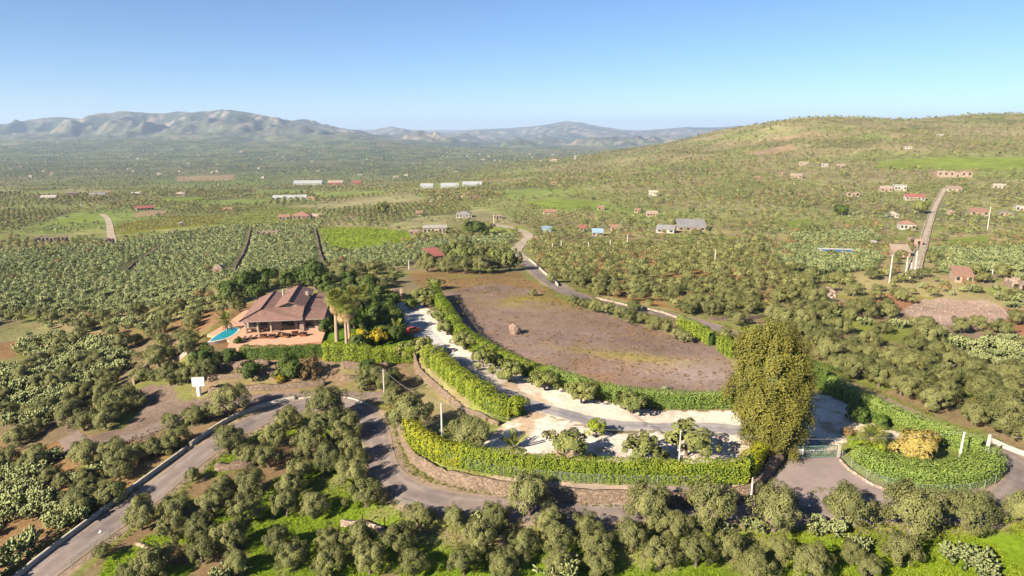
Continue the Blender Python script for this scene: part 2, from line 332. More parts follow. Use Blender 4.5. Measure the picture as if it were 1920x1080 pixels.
# ------------------------------------------------------------------ object helpers
def link(o, parent=None):
    COL.objects.link(o)
    if parent is not None: o.parent = parent
    return o
def meshdata(name, v, f, m=None, tint=None, smooth=False):
    me = bpy.data.meshes.new(name)
    v = np.asarray(v, np.float32)
    if isinstance(f, np.ndarray):
        k = f.shape[1]; n = len(f)
        me.vertices.add(len(v)); me.vertices.foreach_set('co', v.ravel())
        me.loops.add(n * k); me.loops.foreach_set('vertex_index', f.astype(np.int32).ravel())
        me.polygons.add(n); me.polygons.foreach_set('loop_start', np.arange(0, n * k, k, dtype=np.int32))
        me.polygons.foreach_set('loop_total', np.full(n, k, np.int32)); me.update(calc_edges=True)
    else:
        me.from_pydata(v.tolist(), [], f); me.update()
    if m is not None: me.materials.append(m)
    if tint is not None:
        a = me.attributes.new('tint', 'FLOAT', 'POINT'); a.data.foreach_set('value', np.asarray(tint, np.float32))
    if smooth: me.polygons.foreach_set('use_smooth', np.ones(len(me.polygons), bool))
    return me
def obj(name, me, parent=None, loc=(0, 0, 0), rz=0.0, s=1.0):
    o = bpy.data.objects.new(name, me); o.location = loc; o.rotation_euler = (0, 0, rz)
    o.scale = s if isinstance(s, (tuple, list)) else (s, s, s)
    return link(o, parent)
def empty(name, loc=(0, 0, 0), rz=0.0):
    o = bpy.data.objects.new(name, None); o.location = loc; o.rotation_euler = (0, 0, rz); o.empty_display_size = .3
    return link(o)
def tag(o, label, cat, group=None, kind=None):
    if label: o['label'] = label
    if cat: o['category'] = cat
    if group: o['group'] = group
    if kind or cat: o['kind'] = kind or 'thing'
    return o
class MB:
    def __init__(s): s.v = []; s.f = []
    def box(s, x0, x1, y0, y1, z0, z1):
        b = len(s.v); s.v += [(x0, y0, z0), (x1, y0, z0), (x1, y1, z0), (x0, y1, z0), (x0, y0, z1), (x1, y0, z1), (x1, y1, z1), (x0, y1, z1)]
        s.f += [tuple(b + i for i in q) for q in ((0, 3, 2, 1), (4, 5, 6, 7), (0, 1, 5, 4), (1, 2, 6, 5), (2, 3, 7, 6), (3, 0, 4, 7))]; return s
    def slab(s, pts, th):
        """convex polygon thickened downwards"""
        b = len(s.v); n = len(pts); s.v += [tuple(p) for p in pts] + [(p[0], p[1], p[2] - th) for p in pts]
        s.f.append(tuple(range(b, b + n))); s.f.append(tuple(range(b + 2 * n - 1, b + n - 1, -1)))
        s.f += [(b + i, b + n + i, b + n + (i + 1) % n, b + (i + 1) % n) for i in range(n)]; return s
    def tube(s, p0, p1, r0, r1=None, n=8, cap=True):
        r1 = r0 if r1 is None else r1; p0 = Vector(p0); p1 = Vector(p1); d = (p1 - p0).normalized()
        a = d.orthogonal().normalized(); c = d.cross(a); b = len(s.v)
        for p, r in ((p0, r0), (p1, r1)):
            for i in range(n):
                t = 2 * math.pi * i / n; s.v.append(tuple(p + a * (r * math.cos(t)) + c * (r * math.sin(t))))
        s.f += [(b + i, b + (i + 1) % n, b + n + (i + 1) % n, b + n + i) for i in range(n)]
        if cap: s.f.append(tuple(range(b + n - 1, b - 1, -1))); s.f.append(tuple(range(b + n, b + 2 * n)))
        return s
    def poly(s, pts): b = len(s.v); s.v += [tuple(p) for p in pts]; s.f.append(tuple(range(b, b + len(pts)))); return s
    def me(s, name, m, smooth=False): return meshdata(name, s.v, s.f, m, smooth=smooth)
    def build(s, name, m=None, parent=None, loc=(0, 0, 0), rz=0.0, smooth=False): return obj(name, s.me(name, m, smooth), parent, loc, rz)

# ------------------------------------------------------------------ land cover
def cells(x, y, sx, sy, ang, s):
    """irregular field parcels: id hash of nearest jittered seed"""
    c, n = math.cos(ang), math.sin(ang); u = (x * c + y * n) / sx; v = (-x * n + y * c) / sy
    iu = np.floor(u); iv = np.floor(v); best = np.full(u.shape, 1e9); idv = np.zeros(u.shape)
    for a in (-1, 0, 1):
        for b in (-1, 0, 1):
            hu = hash2(iu + a, iv + b, s); hv = hash2(iu + a, iv + b, s + 1)
            d = np.maximum(abs(iu + a + .15 + .7 * hu - u), abs(iv + b + .15 + .7 * hv - v))
            m = d < best; best = np.where(m, d, best); idv = np.where(m, hash2(iu + a, iv + b, s + 2), idv)
    return idv
def C3(*c): return np.array(c)
FIELD = poly([(822, 548), (880, 538), (925, 533), (1020, 548), (1110, 580), (1190, 608), (1280, 632), (1345, 655), (1378, 690), (1372, 735), (1270, 748), (1170, 738), (1090, 718), (1010, 694), (935, 665), (885, 632), (850, 590)])
FIELDBACK = poly([(765, 512), (800, 503), (900, 508), (960, 508), (1010, 530), (1060, 562), (1140, 590), (1090, 585), (980, 560), (850, 545), (780, 540)])
YARD = poly([(925, 810), (960, 790), (1000, 772), (1085, 800), (1180, 815), (1280, 812), (1400, 815), (1430, 850), (1400, 875), (1250, 868), (1050, 860), (900, 845), (860, 835)])
VERGE = poly([(745, 568), (790, 566), (815, 590), (850, 640), (905, 672), (965, 700), (1040, 725), (1110, 750), (1190, 768), (1280, 772), (1390, 772), (1420, 800), (1280, 808), (1170, 806), (1080, 795), (1010, 775), (950, 752), (900, 725), (860, 700), (800, 650), (765, 610)])
GATEYARD = poly([(1480, 850), (1500, 760), (1530, 740), (1575, 745), (1610, 780), (1650, 800), (1700, 815), (1690, 825), (1600, 815), (1570, 850)])
GARDEN = poly([(600, 560), (740, 545), (775, 640), (770, 665), (600, 665)])
LAWN_R = poly([(1480, 990), (1600, 975), (1780, 985), (1920, 960), (2000, 1000), (2000, 1200), (1450, 1200)])
GROVE = poly([(640, 760), (680, 800), (690, 870), (735, 930), (830, 965), (1000, 985), (1400, 985), (1500, 1000), (1480, 1200), (100, 1200), (240, 1000), (350, 900), (420, 845), (500, 800), (580, 762)])
VILLATERR = poly([(370, 690), (430, 675), (600, 672), (770, 680), (760, 710), (700, 735), (560, 742), (380, 745)])
DIRTL = poly([(120, 800), (135, 835), (190, 850), (270, 830), (320, 790), (400, 768), (520, 752), (640, 744), (700, 742), (690, 728), (560, 738), (440, 742), (350, 745), (340, 725), (290, 715), (262, 730), (275, 765), (240, 800), (170, 815)])
RIGHTDIRT = poly([(1440, 590), (1520, 565), (1620, 548), (1700, 552), (1820, 565), (1960, 590), (1960, 640), (1850, 640), (1760, 620), (1690, 590), (1600, 575), (1540, 580), (1470, 600)])
RUBBLEPAD = poly([(1690, 580), (1740, 560), (1850, 562), (1900, 590), (1870, 605), (1780, 612), (1720, 605)])
GREENF = poly([(595, 428), (690, 426), (775, 436), (770, 455), (690, 465), (640, 470), (610, 468)])
FARGREEN = [poly(p) for p in ([(980, 378), (1040, 372), (1140, 378), (1150, 390), (1030, 395)], [(1650, 303), (1700, 298), (1920, 295), (1990, 300), (1990, 316), (1820, 320), (1640, 316)], [(300, 372), (380, 369), (385, 378), (310, 382)], [(100, 412), (180, 405), (180, 414), (100, 420)], [(1470, 415), (1520, 410), (1530, 424), (1480, 426)], [(900, 428), (980, 424), (1000, 434), (910, 440)], [(1770, 450), (1860, 440), (1860, 456), (1770, 462)])]
VINE_L = poly([(215, 420), (330, 405), (425, 402), (415, 420), (330, 428), (215, 440)])
VINE_C = poly([(425, 405), (520, 388), (590, 392), (590, 415), (470, 425), (420, 424)])
BROWNF = [poly(p) for p in ([(250, 400), (300, 392), (330, 402), (250, 408)], [(330, 330), (440, 328), (440, 338), (330, 340)], [(1440, 262), (1530, 246), (1545, 250), (1470, 266)], [(1385, 285), (1480, 272), (1500, 280), (1420, 292)], [(1740, 322), (1825, 318), (1825, 330), (1750, 334)], [(1340, 495), (1420, 470), (1470, 485), (1400, 510)], [(-40, 660), (0, 655), (60, 675), (40, 690), (-40, 695)])]
CACT = [poly(p) for p in ([(-200, 480), (0, 472), (190, 462), (330, 438), (440, 424), (600, 422), (622, 470), (640, 492), (560, 512), (480, 520), (430, 530), (330, 575), (150, 585), (-200, 585)],
        [(625, 475), (700, 465), (790, 455), (970, 440), (955, 458), (850, 470), (790, 480), (770, 500), (650, 500)],
        [(1470, 460), (1560, 462), (1660, 480), (1640, 505), (1560, 520), (1450, 500)], [(1740, 470), (1930, 465), (1930, 515), (1760, 515)], [(1790, 625), (1930, 640), (1930, 700), (1850, 690), (1780, 655)], [(1480, 440), (1640, 432), (1650, 452), (1500, 458)],
        [(-60, 610), (100, 615), (220, 640), (250, 680), (160, 740), (90, 800), (40, 830), (-60, 850)], [(-80, 890), (60, 880), (110, 940), (110, 1010), (60, 1060), (0, 1120), (-80, 1120)])]
OLIVEMID = poly([(1010, 495), (1000, 470), (1060, 452), (1200, 448), (1330, 458), (1450, 495), (1560, 530), (1530, 560), (1440, 585), (1330, 598), (1240, 575), (1150, 556), (1060, 535)])
OLIVERIGHT = poly([(1370, 620), (1450, 590), (1540, 582), (1640, 590), (1720, 630), (1790, 690), (1930, 720), (2000, 760), (2000, 850), (1900, 850), (1780, 800), (1690, 765), (1590, 705), (1520, 690), (1440, 650)])
DRIVE = [at(px, py) for px, py in [(752, 572), (768, 590), (785, 615), (812, 645), (848, 672), (885, 702), (925, 727), (972, 748), (1025, 767), (1090, 785), (1170, 798), (1260, 802), (1340, 803), (1400, 808), (1450, 812), (1500, 815), (1530, 842)]]
ROAD = [at(px, py) for px, py in [(-60, 1190), (20, 1120), (100, 1058), (190, 993), (262, 942), (330, 887), (385, 845), (440, 810), (500, 781), (560, 763), (620, 756), (658, 764), (686, 786), (703, 815), (709, 845), (720, 880), (745, 908), (790, 930), (860, 945), (930, 951), (1020, 956), (1120, 960), (1250, 958), (1400, 956), (1550, 958), (1700, 960), (1800, 960), (1868, 948), (1908, 920), (1918, 890), (1892, 860), (1840, 837), (1780, 814), (1720, 790), (1650, 757), (1600, 734), (1540, 704), (1450, 658), (1370, 626), (1300, 602), (1200, 580), (1120, 565), (1060, 546), (1030, 528), (1005, 506), (985, 490)]]
ROADFAR = [at(px, py) for px, py in [(985, 490), (972, 478), (968, 470), (975, 460), (990, 446), (985, 436), (960, 428), (920, 420)]]
LANE = [at(px, py) for px, py in [(1712, 512), (1722, 480), (1733, 450), (1742, 420), (1750, 395), (1762, 370), (1772, 352)]]
ROADLEFT = [at(px, py) for px, py in [(212, 455), (207, 435), (205, 420), (200, 408), (190, 402)]]
TRACK = [at(px, py) for px, py in [(722, 745), (640, 745), (560, 745), (480, 750), (400, 762), (330, 785), (265, 812), (200, 835), (150, 838), (125, 818)]]

def mixc(col, c, w):
    w = np.clip(w, 0, 1)[:, None]; return col * (1 - w) + np.asarray(c)[None, :] * w
def cover(x, y):
    n1 = fbm(x / 9, y / 9, 4, 101); n2 = fbm(x / 30, y / 30, 4, 102); n3 = fbm(x / 2.2, y / 2.2, 3, 103)
    near = sstep(520, 250, y)
    col = np.tile(C3(.18, .145, .080), (len(x), 1))
    col = mixc(col, (.15, .175, .040), sstep(.42, .6, n1) * .85); col = mixc(col, (.26, .21, .105), sstep(.52, .66, n2) * .8)
    # valley parcels
    a = cells(x, y, 75, 120, .35, 200); b = cells(x, y, 230, 330, .2, 210)
    pal = np.array([(.125, .150, .040), (.190, .155, .090), (.150, .150, .060), (.11, .125, .042), (.075, .080, .040), (.16, .125, .075), (.125, .135, .052), (.095, .090, .045)])
    pal = pal * np.array([1.2, 1.32, 1.2]); pc = pal[(np.where(y > 1500, b, a) * 7.99).astype(int)]
    wv = sstep(330, 520, y)[:, None]
    col = col * (1 - wv * .8) + pc * wv * .8
    hill = sstep(20, 160, x) * sstep(420, 600, y) * sstep(3000, 2200, y); col = mixc(col, (.24, .195, .115), hill * sstep(.47, .6, fbm(x / 38, y / 60, 4, 117)) * .8); col = mixc(col, (.15, .135, .06), hill * .35)
    far = sstep(1200, 2600, y)
    col = mixc(col, (.040, .050, .030), far * sstep(.40, .56, fbm(x / 60, y / 110, 4, 120)) * .85)
    col = mixc(col, (.20, .17, .10), far * sstep(.58, .7, fbm(x / 300, y / 420, 4, 121)) * .7)
    col = mixc(col, (.062, .082, .050), sstep(900, 2000, y) * sstep(300, -50, x - .12 * y) * .5)
    mt = sstep(5600, 7400, y)
    ms = fbm(x / 420, y / 700, 5, 130)
    mcol = np.where((ms > .5)[:, None], C3(.100, .090, .068), C3(.052, .062, .042))
    col = col * (1 - .8 * mt[:, None]) + mcol * .8 * mt[:, None]
    col = mixc(col, (.25, .20, .15), mt * sstep(.57, .64, fbm(x / 75, y / 240, 5, 131)) * .85)
    col = mixc(col, (.045, .055, .035), mt * sstep(.55, .64, fbm(x / 260, y / 300, 4, 133)) * .8)
    for P in FARGREEN: col = mixc(col, (.15, .19, .035), inpoly(x, y, P) * .9)
    for P in BROWNF: col = mixc(col, (.24, .165, .105), inpoly(x + 6 * (n1 - .5), y + 6 * (n2 - .5), P) * .85)
    col = mixc(col, (.14, .19, .025), inpoly(x, y, GREENF) * 1.0)
    col = mixc(col, (.16, .15, .03), inpoly(x, y, VINE_L)); col = mixc(col, (.13, .15, .035), inpoly(x, y, VINE_C))
    for P in CACT: col = mixc(col, (.17, .165, .075), inpoly(x, y, P) * .85)
    m = (y < 420) & (np.abs(x) < 330)
    X, Y, A, B, Dn = x[m], y[m], n1[m], n2[m], n3[m]; c = col[m]
    jx = X + 2.2 * (A - .5) * 2; jy = Y + 2.2 * (Dn - .5) * 2
    g = (X < -18) * (Y < 175) * 1.0 * ~inpoly(X, Y, GROVE); c = mixc(c, (.155, .108, .066), g * .75); c = mixc(c, (.20, .105, .045), g * sstep(.53, .62, B) * .6); c = mixc(c, (.13, .145, .035), g * sstep(.54, .62, A) * .6)
    g = inpoly(jx, jy, GROVE); c = mixc(c, (.105, .155, .012), g * sstep(.36, .5, B * .5 + A * .5)); c = mixc(c, (.15, .10, .055), g * sstep(.58, .68, A))
    g = inpoly(jx, jy, LAWN_R); c = mixc(c, (.13, .195, .012), g * .95); c = mixc(c, (.21, .17, .05), g * sstep(.54, .66, B) * .8)
    g = inpoly(jx, jy, OLIVEMID); c = mixc(c, (.155, .135, .05), g * .7); c = mixc(c, (.24, .12, .05), g * sstep(.62, .7, B) * .7)
    g = inpoly(jx, jy, OLIVERIGHT); c = mixc(c, (.20, .14, .075), g * .6); c = mixc(c, (.14, .17, .03), g * sstep(.5, .6, A) * .8)
    g = inpoly(jx, jy, VILLATERR); c = mixc(c, (.21, .145, .09), g * .9); c = mixc(c, (.16, .15, .05), g * sstep(.5, .6, Dn) * .6)
    g = inpoly(jx, jy, GARDEN); c = mixc(c, (.075, .125, .012), g * 1.0)
    g = inpoly(jx, jy, RIGHTDIRT); c = mixc(c, (.22, .155, .115), g * .9); c = mixc(c, (.24, .10, .055), g * sstep(.52, .6, B) * .8); c = mixc(c, (.15, .17, .04), g * sstep(.58, .65, A) * .7)
    g = inpoly(jx, jy, RUBBLEPAD); c = mixc(c, (.30, .225, .18), g * .8)
    g = inpoly(jx, jy, FIELDBACK); c = mixc(c, (.185, .120, .055), g * 1.0); c = mixc(c, (.17, .155, .05), g * sstep(.5, .6, A) * .7)
    g = inpoly(jx, jy, FIELD); c = mixc(c, (.185, .128, .098), g * 1.0)
    c = mixc(c, (.168, .122, .104), g * sstep(.5, .64, fbm(X / 26 + .3 * Y / 26, Y / 8, 3, 140)) * .8)
    c = mixc(c, (.215, .125, .06), g * sstep(.58, .7, Dn * .45 + B * .55) * .5)
    gx, gy = at(1215, 672); c = mixc(c, (.27, .235, .045), g * np.exp(-(((X - gx) + (Y - gy) * 1.2) / 10) ** 2 - (((Y - gy) + (X - gx) * .25) / 3.2) ** 2) * .55 * (.5 + Dn))
    gx, gy = at(1320, 700); c = mixc(c, (.30, .225, .20), g * np.exp(-((X - gx) / 11) ** 2 - ((Y - gy) / 6) ** 2) * .9)
    gx, gy = at(1010, 562); c = mixc(c, (.21, .165, .045), g * np.exp(-((X - gx) / 16) ** 2 - ((Y - gy) / 8) ** 2) * 1.1 * sstep(.35, .55, A))
    for P in (YARD, VERGE, GATEYARD):
        g = inpoly(X + 1.0 * (A - .5) * 2, Y + 1.0 * (Dn - .5) * 2, P); c = mixc(c, (.56, .47, .385), g * 1.0); c = mixc(c, (.34, .24, .15), g * sstep(.54, .64, A * .6 + Dn * .4) * .85)
    g = inpoly(jx, jy, DIRTL); c = mixc(c, (.138, .100, .078), g * 1.0); c = mixc(c, (.17, .122, .092), g * sstep(.5, .6, Dn) * .6)
    d, s, p = seg_dist(X, Y, ROAD); w_ = (d < 60)
    c = mixc(c, (.14, .155, .035), sstep(4.9, 3.9, d + .9 * (Dn - .5)) * .85); c = mixc(c, (.24, .18, .13), sstep(3.7, 3.2, d + .5 * (Dn - .5)))
    col[m] = c
    return col

# ------------------------------------------------------------------ the ground
def build_ground():
    rows = np.concatenate([np.linspace(-260, 44, 40), np.arange(45, 205, .55), 205 * 1.0088 ** np.arange(1, 560)])
    rows = rows[rows < 27000]; nc = 600; s = np.linspace(-1, 1, nc)
    wid = np.where(rows < 150, 150, 150 + (rows - 150) * 1.0); wid = np.maximum(wid, 150)
    X = (s[None, :] * wid[:, None]); Y = np.repeat(rows[:, None], nc, 1)
    x = X.ravel(); y = Y.ravel(); z = T(x, y); col = cover(x, y)
    nr = len(rows); i = np.arange((nr - 1) * (nc - 1)); r = i // (nc - 1); c = i % (nc - 1); a = r * nc + c
    f = np.stack([a, a + 1, a + nc + 1, a + nc], 1)
    m = bpy.data.materials.new('land'); nt, N, L, p = nodes_of(m)
    p.inputs['Roughness'].default_value = 1; p.inputs['Specular IOR Level'].default_value = .03
    at_ = N.new('ShaderNodeAttribute'); at_.attribute_name = 'landcover'
    g = N.new('ShaderNodeNewGeometry')
    def noise(sc, det=5, r=.6):
        n = N.new('ShaderNodeTexNoise'); n.inputs['Scale'].default_value = sc; n.inputs['Detail'].default_value = det; n.inputs['Roughness'].default_value = r; L.new(g.outputs['Position'], n.inputs['Vector']); return n
    n1 = noise(1.6, 6, .75); n2 = noise(.07, 6, .7); n3 = noise(.012, 6, .75)
    def rng(n, lo, hi):
        r = N.new('ShaderNodeMapRange'); r.inputs[1].default_value = .3; r.inputs[2].default_value = .7; r.inputs[3].default_value = lo; r.inputs[4].default_value = hi; L.new(n.outputs[0], r.inputs[0]); return r
    a1, a2, a3 = rng(n1, .68, 1.32), rng(n2, .72, 1.28), rng(n3, .75, 1.25)
    mm = N.new('ShaderNodeMath'); mm.operation = 'MULTIPLY'; L.new(a1.outputs[0], mm.inputs[0]); L.new(a2.outputs[0], mm.inputs[1])
    m2 = N.new('ShaderNodeMath'); m2.operation = 'MULTIPLY'; L.new(mm.outputs[0], m2.inputs[0]); L.new(a3.outputs[0], m2.inputs[1])
    vm = N.new('ShaderNodeVectorMath'); vm.operation = 'SCALE'; L.new(at_.outputs['Color'], vm.inputs[0]); L.new(m2.outputs[0], vm.inputs['Scale'])
    L.new(vm.outputs[0], p.inputs['Base Color'])
    bp = N.new('ShaderNodeBump'); bp.inputs['Strength'].default_value = .6; bp.inputs['Distance'].default_value = .15; L.new(n1.outputs[0], bp.inputs['Height']); L.new(bp.outputs[0], p.inputs['Normal'])
    me = meshdata('ground', np.stack([x, y, z], 1), f, m, smooth=True)
    ca = me.attributes.new('landcover', 'FLOAT_COLOR', 'POINT'); ca.data.foreach_set('color', np.concatenate([col, np.ones((len(x), 1))], 1).astype(np.float32).ravel())
    o = obj('ground', me); tag(o, 'rolling farmland ground running out to the hills', None, kind='structure')
build_ground()

# ------------------------------------------------------------------ roads and sheets
def resample(pts, step):
    P = np.array(pts, float); d = np.concatenate([[0], np.cumsum(np.hypot(*np.diff(P, axis=0).T))])
    # Catmull-Rom smoothing through the given points
    n = max(2, int(d[-1] / step)); t = np.linspace(0, d[-1], n + 1); out = []
    for v in t:
        i = min(len(P) - 2, max(0, int(np.searchsorted(d, v) - 1))); u = (v - d[i]) / max(1e-6, d[i + 1] - d[i])
        p0 = P[max(0, i - 1)]; p1 = P[i]; p2 = P[i + 1]; p3 = P[min(len(P) - 1, i + 2)]
        out.append(.5 * ((2 * p1) + (-p0 + p2) * u + (2 * p0 - 5 * p1 + 4 * p2 - p3) * u * u + (-p0 + 3 * p1 - 3 * p2 + p3) * u ** 3))
    return np.array(out)
def normals(C):
    d = np.gradient(C, axis=0); d /= np.maximum(1e-9, np.hypot(d[:, 0], d[:, 1]))[:, None]; return np.stack([-d[:, 1], d[:, 0]], 1)
def ribbon(name, pts, width, m, off=.06, step=.8, n=9, wob=.12, label=None):
    C = resample(pts, step); Nn = normals(C); v = []; k = len(C)
    for j in range(n):
        t = (j / (n - 1) - .5) * width; w_ = t + (np.sign(t) * wob * (fbm(np.arange(k) * step / 2.5, np.full(k, j * 9.), 3, 300) - .5) * 2 if j in (0, n - 1) else 0)
        q = C + Nn * np.reshape(w_ + np.zeros(k), (-1, 1)); v.append(q)
    V = np.stack(v, 1).reshape(-1, 2); z = T(V[:, 0], V[:, 1]) + off
    i = np.arange((k - 1) * (n - 1)); r = i // (n - 1); c = i % (n - 1); a = r * n + c
    f = np.stack([a, a + n, a + n + 1, a + 1], 1)
    me = meshdata(name, np.column_stack([V, z]), f, m, smooth=True); at_ = me.attributes.new('across', 'FLOAT', 'POINT'); at_.data.foreach_set('value', np.tile(np.linspace(-1, 1, n), k).astype(np.float32)); o = obj(name, me); tag(o, label, None, kind='structure'); return o
def sheet(name, P, m, off=.06, step=.6, zfix=None, label=None):
    """a polygon filled with a small grid and clipped to its outline"""
    import bmesh
    bm = bmesh.new(); vs = [bm.verts.new((p[0], p[1], 0)) for p in P]; bm.faces.new(vs)
    xs = [p[0] for p in P]; ys = [p[1] for p in P]
    for ax, lo, hi in ((0, min(xs), max(xs)), (1, min(ys), max(ys))):
        v = lo + step
        while v < hi:
            co = (v, 0, 0) if ax == 0 else (0, v, 0); no = (1, 0, 0) if ax == 0 else (0, 1, 0)
            bmesh.ops.bisect_plane(bm, geom=bm.verts[:] + bm.edges[:] + bm.faces[:], plane_co=co, plane_no=no); v += step
    X = np.array([v.co.x for v in bm.verts]); Y = np.array([v.co.y for v in bm.verts]); Z = T(X, Y) + off if zfix is None else np.full(len(X), zfix)
    for v, z in zip(bm.verts, Z): v.co.z = z
    bmesh.ops.recalc_face_normals(bm, faces=bm.faces)
    if bm.faces[0].normal.z < 0: bmesh.ops.reverse_faces(bm, faces=bm.faces)
    me = bpy.data.meshes.new(name); bm.to_mesh(me); bm.free(); me.materials.append(m)
    o = obj(name, me); tag(o, label, None, kind='structure'); return o
ribbon('road', ROAD, 4.5, M['asphalt'], label='grey country road curving round the estate')
ribbon('road', ROADFAR, 5.2, M['lane'], step=3, off=.15, label='country road running off beyond the brown field')
ribbon('road', ROADLEFT, 4.2, M['lane'], step=4, off=.2, label='pale road stretch between the far left groves')
ribbon('driveway', DRIVE[4:], 3.5, M['driveway'], off=.07, label='grey driveway from the gate up past the hedges')
ribbon('driveway', DRIVE[:5], 4.6, M['uppergravel'], off=.06, label='pale gravel top of the driveway beside the villa garden')
ribbon('path', LANE, 2.6, M['lane'], step=3, off=.15, label='pale walled lane running straight up the right hillside')
ribbon('path', TRACK, 3.2, M['dirt'], off=.05, wob=.5, label='dirt track below the villa terraces')
APRON = [at(px, py) for px, py in [(1478, 858), (1572, 855), (1592, 880), (1640, 908), (1680, 930), (1700, 950), (1430, 950), (1420, 930), (1440, 895), (1462, 870)]]
sheet('pavement', APRON, M['apron'], off=.09, label='mauve grey asphalt apron in front of the estate gate')

def wall_along(name, pts, h, th, m, label, cat='wall', step=.9, h1=None, base=None, jit=.06, group=None, cap=None, sink=.4):
    C = resample(pts, step); Nn = normals(C); k = len(C); rs = np.random.default_rng(int(abs(C[0, 0] * 97 + C[0, 1] * 13)) % 99991)
    hh = np.linspace(h, h1 if h1 is not None else h, k) + rs.normal(0, jit, k)
    zb = T(C[:, 0], C[:, 1]) if base is None else np.minimum.reduce([T(C[:, 0] + Nn[:, 0] * q, C[:, 1] + Nn[:, 1] * q) for q in (-1.2, 1.2)])
    v = []
    for sgn, top in ((-1, 0), (-1, 1), (1, 1), (1, 0)):
        q = C + Nn * (sgn * th / 2 + rs.normal(0, jit * .6, (k, 1))); v.append(np.column_stack([q, zb + hh if top else zb - sink]))
    V = np.stack(v, 1).reshape(-1, 3); i = np.arange(k - 1)[:, None] * 4
    f = np.concatenate([i + np.array([[j, j + 4, (j + 1) + 4, j + 1]]) for j in range(3)], 0)
    f = np.concatenate([f, [[0, 1, 2, 3], [4 * k - 1, 4 * k - 2, 4 * k - 3, 4 * k - 4]]], 0)
    o = obj(name, meshdata(name, V, f, m)); tag(o, label, cat, group)
    if cap:
        V2 = []
        for sgn, t in ((-1, .01), (-1, .09), (1, .09), (1, .01)): V2.append(np.column_stack([C + Nn * (sgn * (th / 2 + .05)), zb + hh + t]))
        V2 = np.stack(V2, 1).reshape(-1, 3); obj('coping', meshdata('coping', V2, f, cap), o)
    return o

# ------------------------------------------------------------------ plant generators
def unit(n, rs):
    v = rs.normal(size=(n, 3)); return v / np.linalg.norm(v, axis=1)[:, None]
def leaf_quads(P, Nrm, L, W, rs):
    """one small quad per point, lying across the normal"""
    n = len(P); a = np.cross(Nrm, unit(n, rs)); a /= np.maximum(1e-6, np.linalg.norm(a, axis=1))[:, None]; b = np.cross(Nrm, a)
    L = np.reshape(L + np.zeros(n), (-1, 1)) / 2; W = np.reshape(W + np.zeros(n), (-1, 1)) / 2
    V = np.stack([P - a * L, P - b * W + a * L * .1, P + a * L, P + b * W + a * L * .1], 1).reshape(-1, 3)
    return V, np.arange(4 * n).reshape(-1, 4)
def crown_pts(rs, rx, ry, rz, nclump, nleaf, cz, clump=.42, flat=.0, inner=.75):
    """clumps spread over an uneven dome, leaves spread over the clumps"""
    d = unit(nclump, rs); d[:, 2] = np.where(d[:, 2] < -.45, -d[:, 2], d[:, 2])
    rad = rs.uniform(inner, 1.02, nclump)[:, None]
    C = d * rad * np.array([rx, ry, rz]) * (1 + .16 * rs.normal(size=(nclump, 1)))
    C[:, 2] += cz
    R = clump * min(rx, rz) * rs.uniform(.6, 1.25, nclump)
    w = R ** 2; idx = rs.choice(nclump, nleaf, p=w / w.sum())
    dl = unit(nleaf, rs); dl = dl * .8 + d[idx] * .45; dl /= np.linalg.norm(dl, axis=1)[:, None]
    P = C[idx] + dl * (R[idx] * rs.uniform(.55, 1.12, nleaf) ** .6)[:, None]
    ct = rs.uniform(0, 1, nclump)
    cd = P - np.array([0, 0, cz - .3 * rz]); cd /= np.linalg.norm(cd, axis=1)[:, None]
    Nn = dl * .45 + cd * .6 + unit(nleaf, rs) * .42; Nn /= np.linalg.norm(Nn, axis=1)[:, None]
    tint = np.clip(.35 * ct[idx] + .3 * rs.uniform(0, 1, nleaf), 0, 1)
    return P, Nn, tint
def crown_mesh(name, seed, m, rx, ry, rz, cz, nclump, nleaf, L, W, clump=.42, tmul=1.0, inner=.75):
    rs = np.random.default_rng(seed); P, Nn, t = crown_pts(rs, rx, ry, rz, nclump, nleaf, cz, clump, inner=inner)
    V, F = leaf_quads(P, Nn, L * rs.uniform(.7, 1.3, nleaf), W * rs.uniform(.7, 1.3, nleaf), rs)
    return meshdata(name, V, F, m, np.repeat(t * tmul, 4))
def trunk_mesh(name, seed, m, h, r, spread, nb=4):
    rs = random.Random(seed); b = MB(); fork = h * rs.uniform(.35, .5); top = (rs.uniform(-.2, .2), rs.uniform(-.2, .2), fork)
    b.tube((0, 0, -.4), (top[0] * .5, top[1] * .5, fork * .5), r * 1.25, r, 8); b.tube((top[0] * .5, top[1] * .5, fork * .5), top, r, r * .8, 8)
    for i in range(nb):
        a = 6.283 * i / nb + rs.uniform(-.4, .4); e = (top[0] + spread * math.cos(a), top[1] + spread * math.sin(a), h * rs.uniform(.85, 1.1))
        mid = tuple(top[k] * .5 + e[k] * .5 + (rs.uniform(-.15, .15)) for k in range(3))
        b.tube(top, mid, r * .6, r * .42, 6); b.tube(mid, e, r * .42, r * .15, 6)
    return b.me(name, m)
PROTO = {}
def protos(kind, n, fc, ft): PROTO[kind] = [(fc(i), ft(i)) for i in range(n)]
protos('olive', 6, lambda i: crown_mesh('crown', 40 + i, M['olive'], 2.35 + .15 * (i % 3), 2.25, 1.75 + .12 * (i % 2), 2.05, 60, 8500, .215, .115, .33, inner=.6), lambda i: trunk_mesh('trunk', i, M['trunk'], 1.9, .24, 1.1))
protos('broad', 4, lambda i: crown_mesh('crown', 60 + i, M['broad'], 2.2, 2.1, 1.9, 2.0, 44, 3000, .40, .24, .40, inner=.45), lambda i: trunk_mesh('trunk', 20 + i, M['trunk'], 2.0, .2, 1.0))
protos('citrus', 4, lambda i: crown_mesh('crown', 70 + i, M['citrus'], 2.3, 2.2, 1.4, 1.85, 42, 2700, .34, .2, .38, inner=.4), lambda i: trunk_mesh('trunk', 30 + i, M['trunk'], 1.8, .16, 1.1))
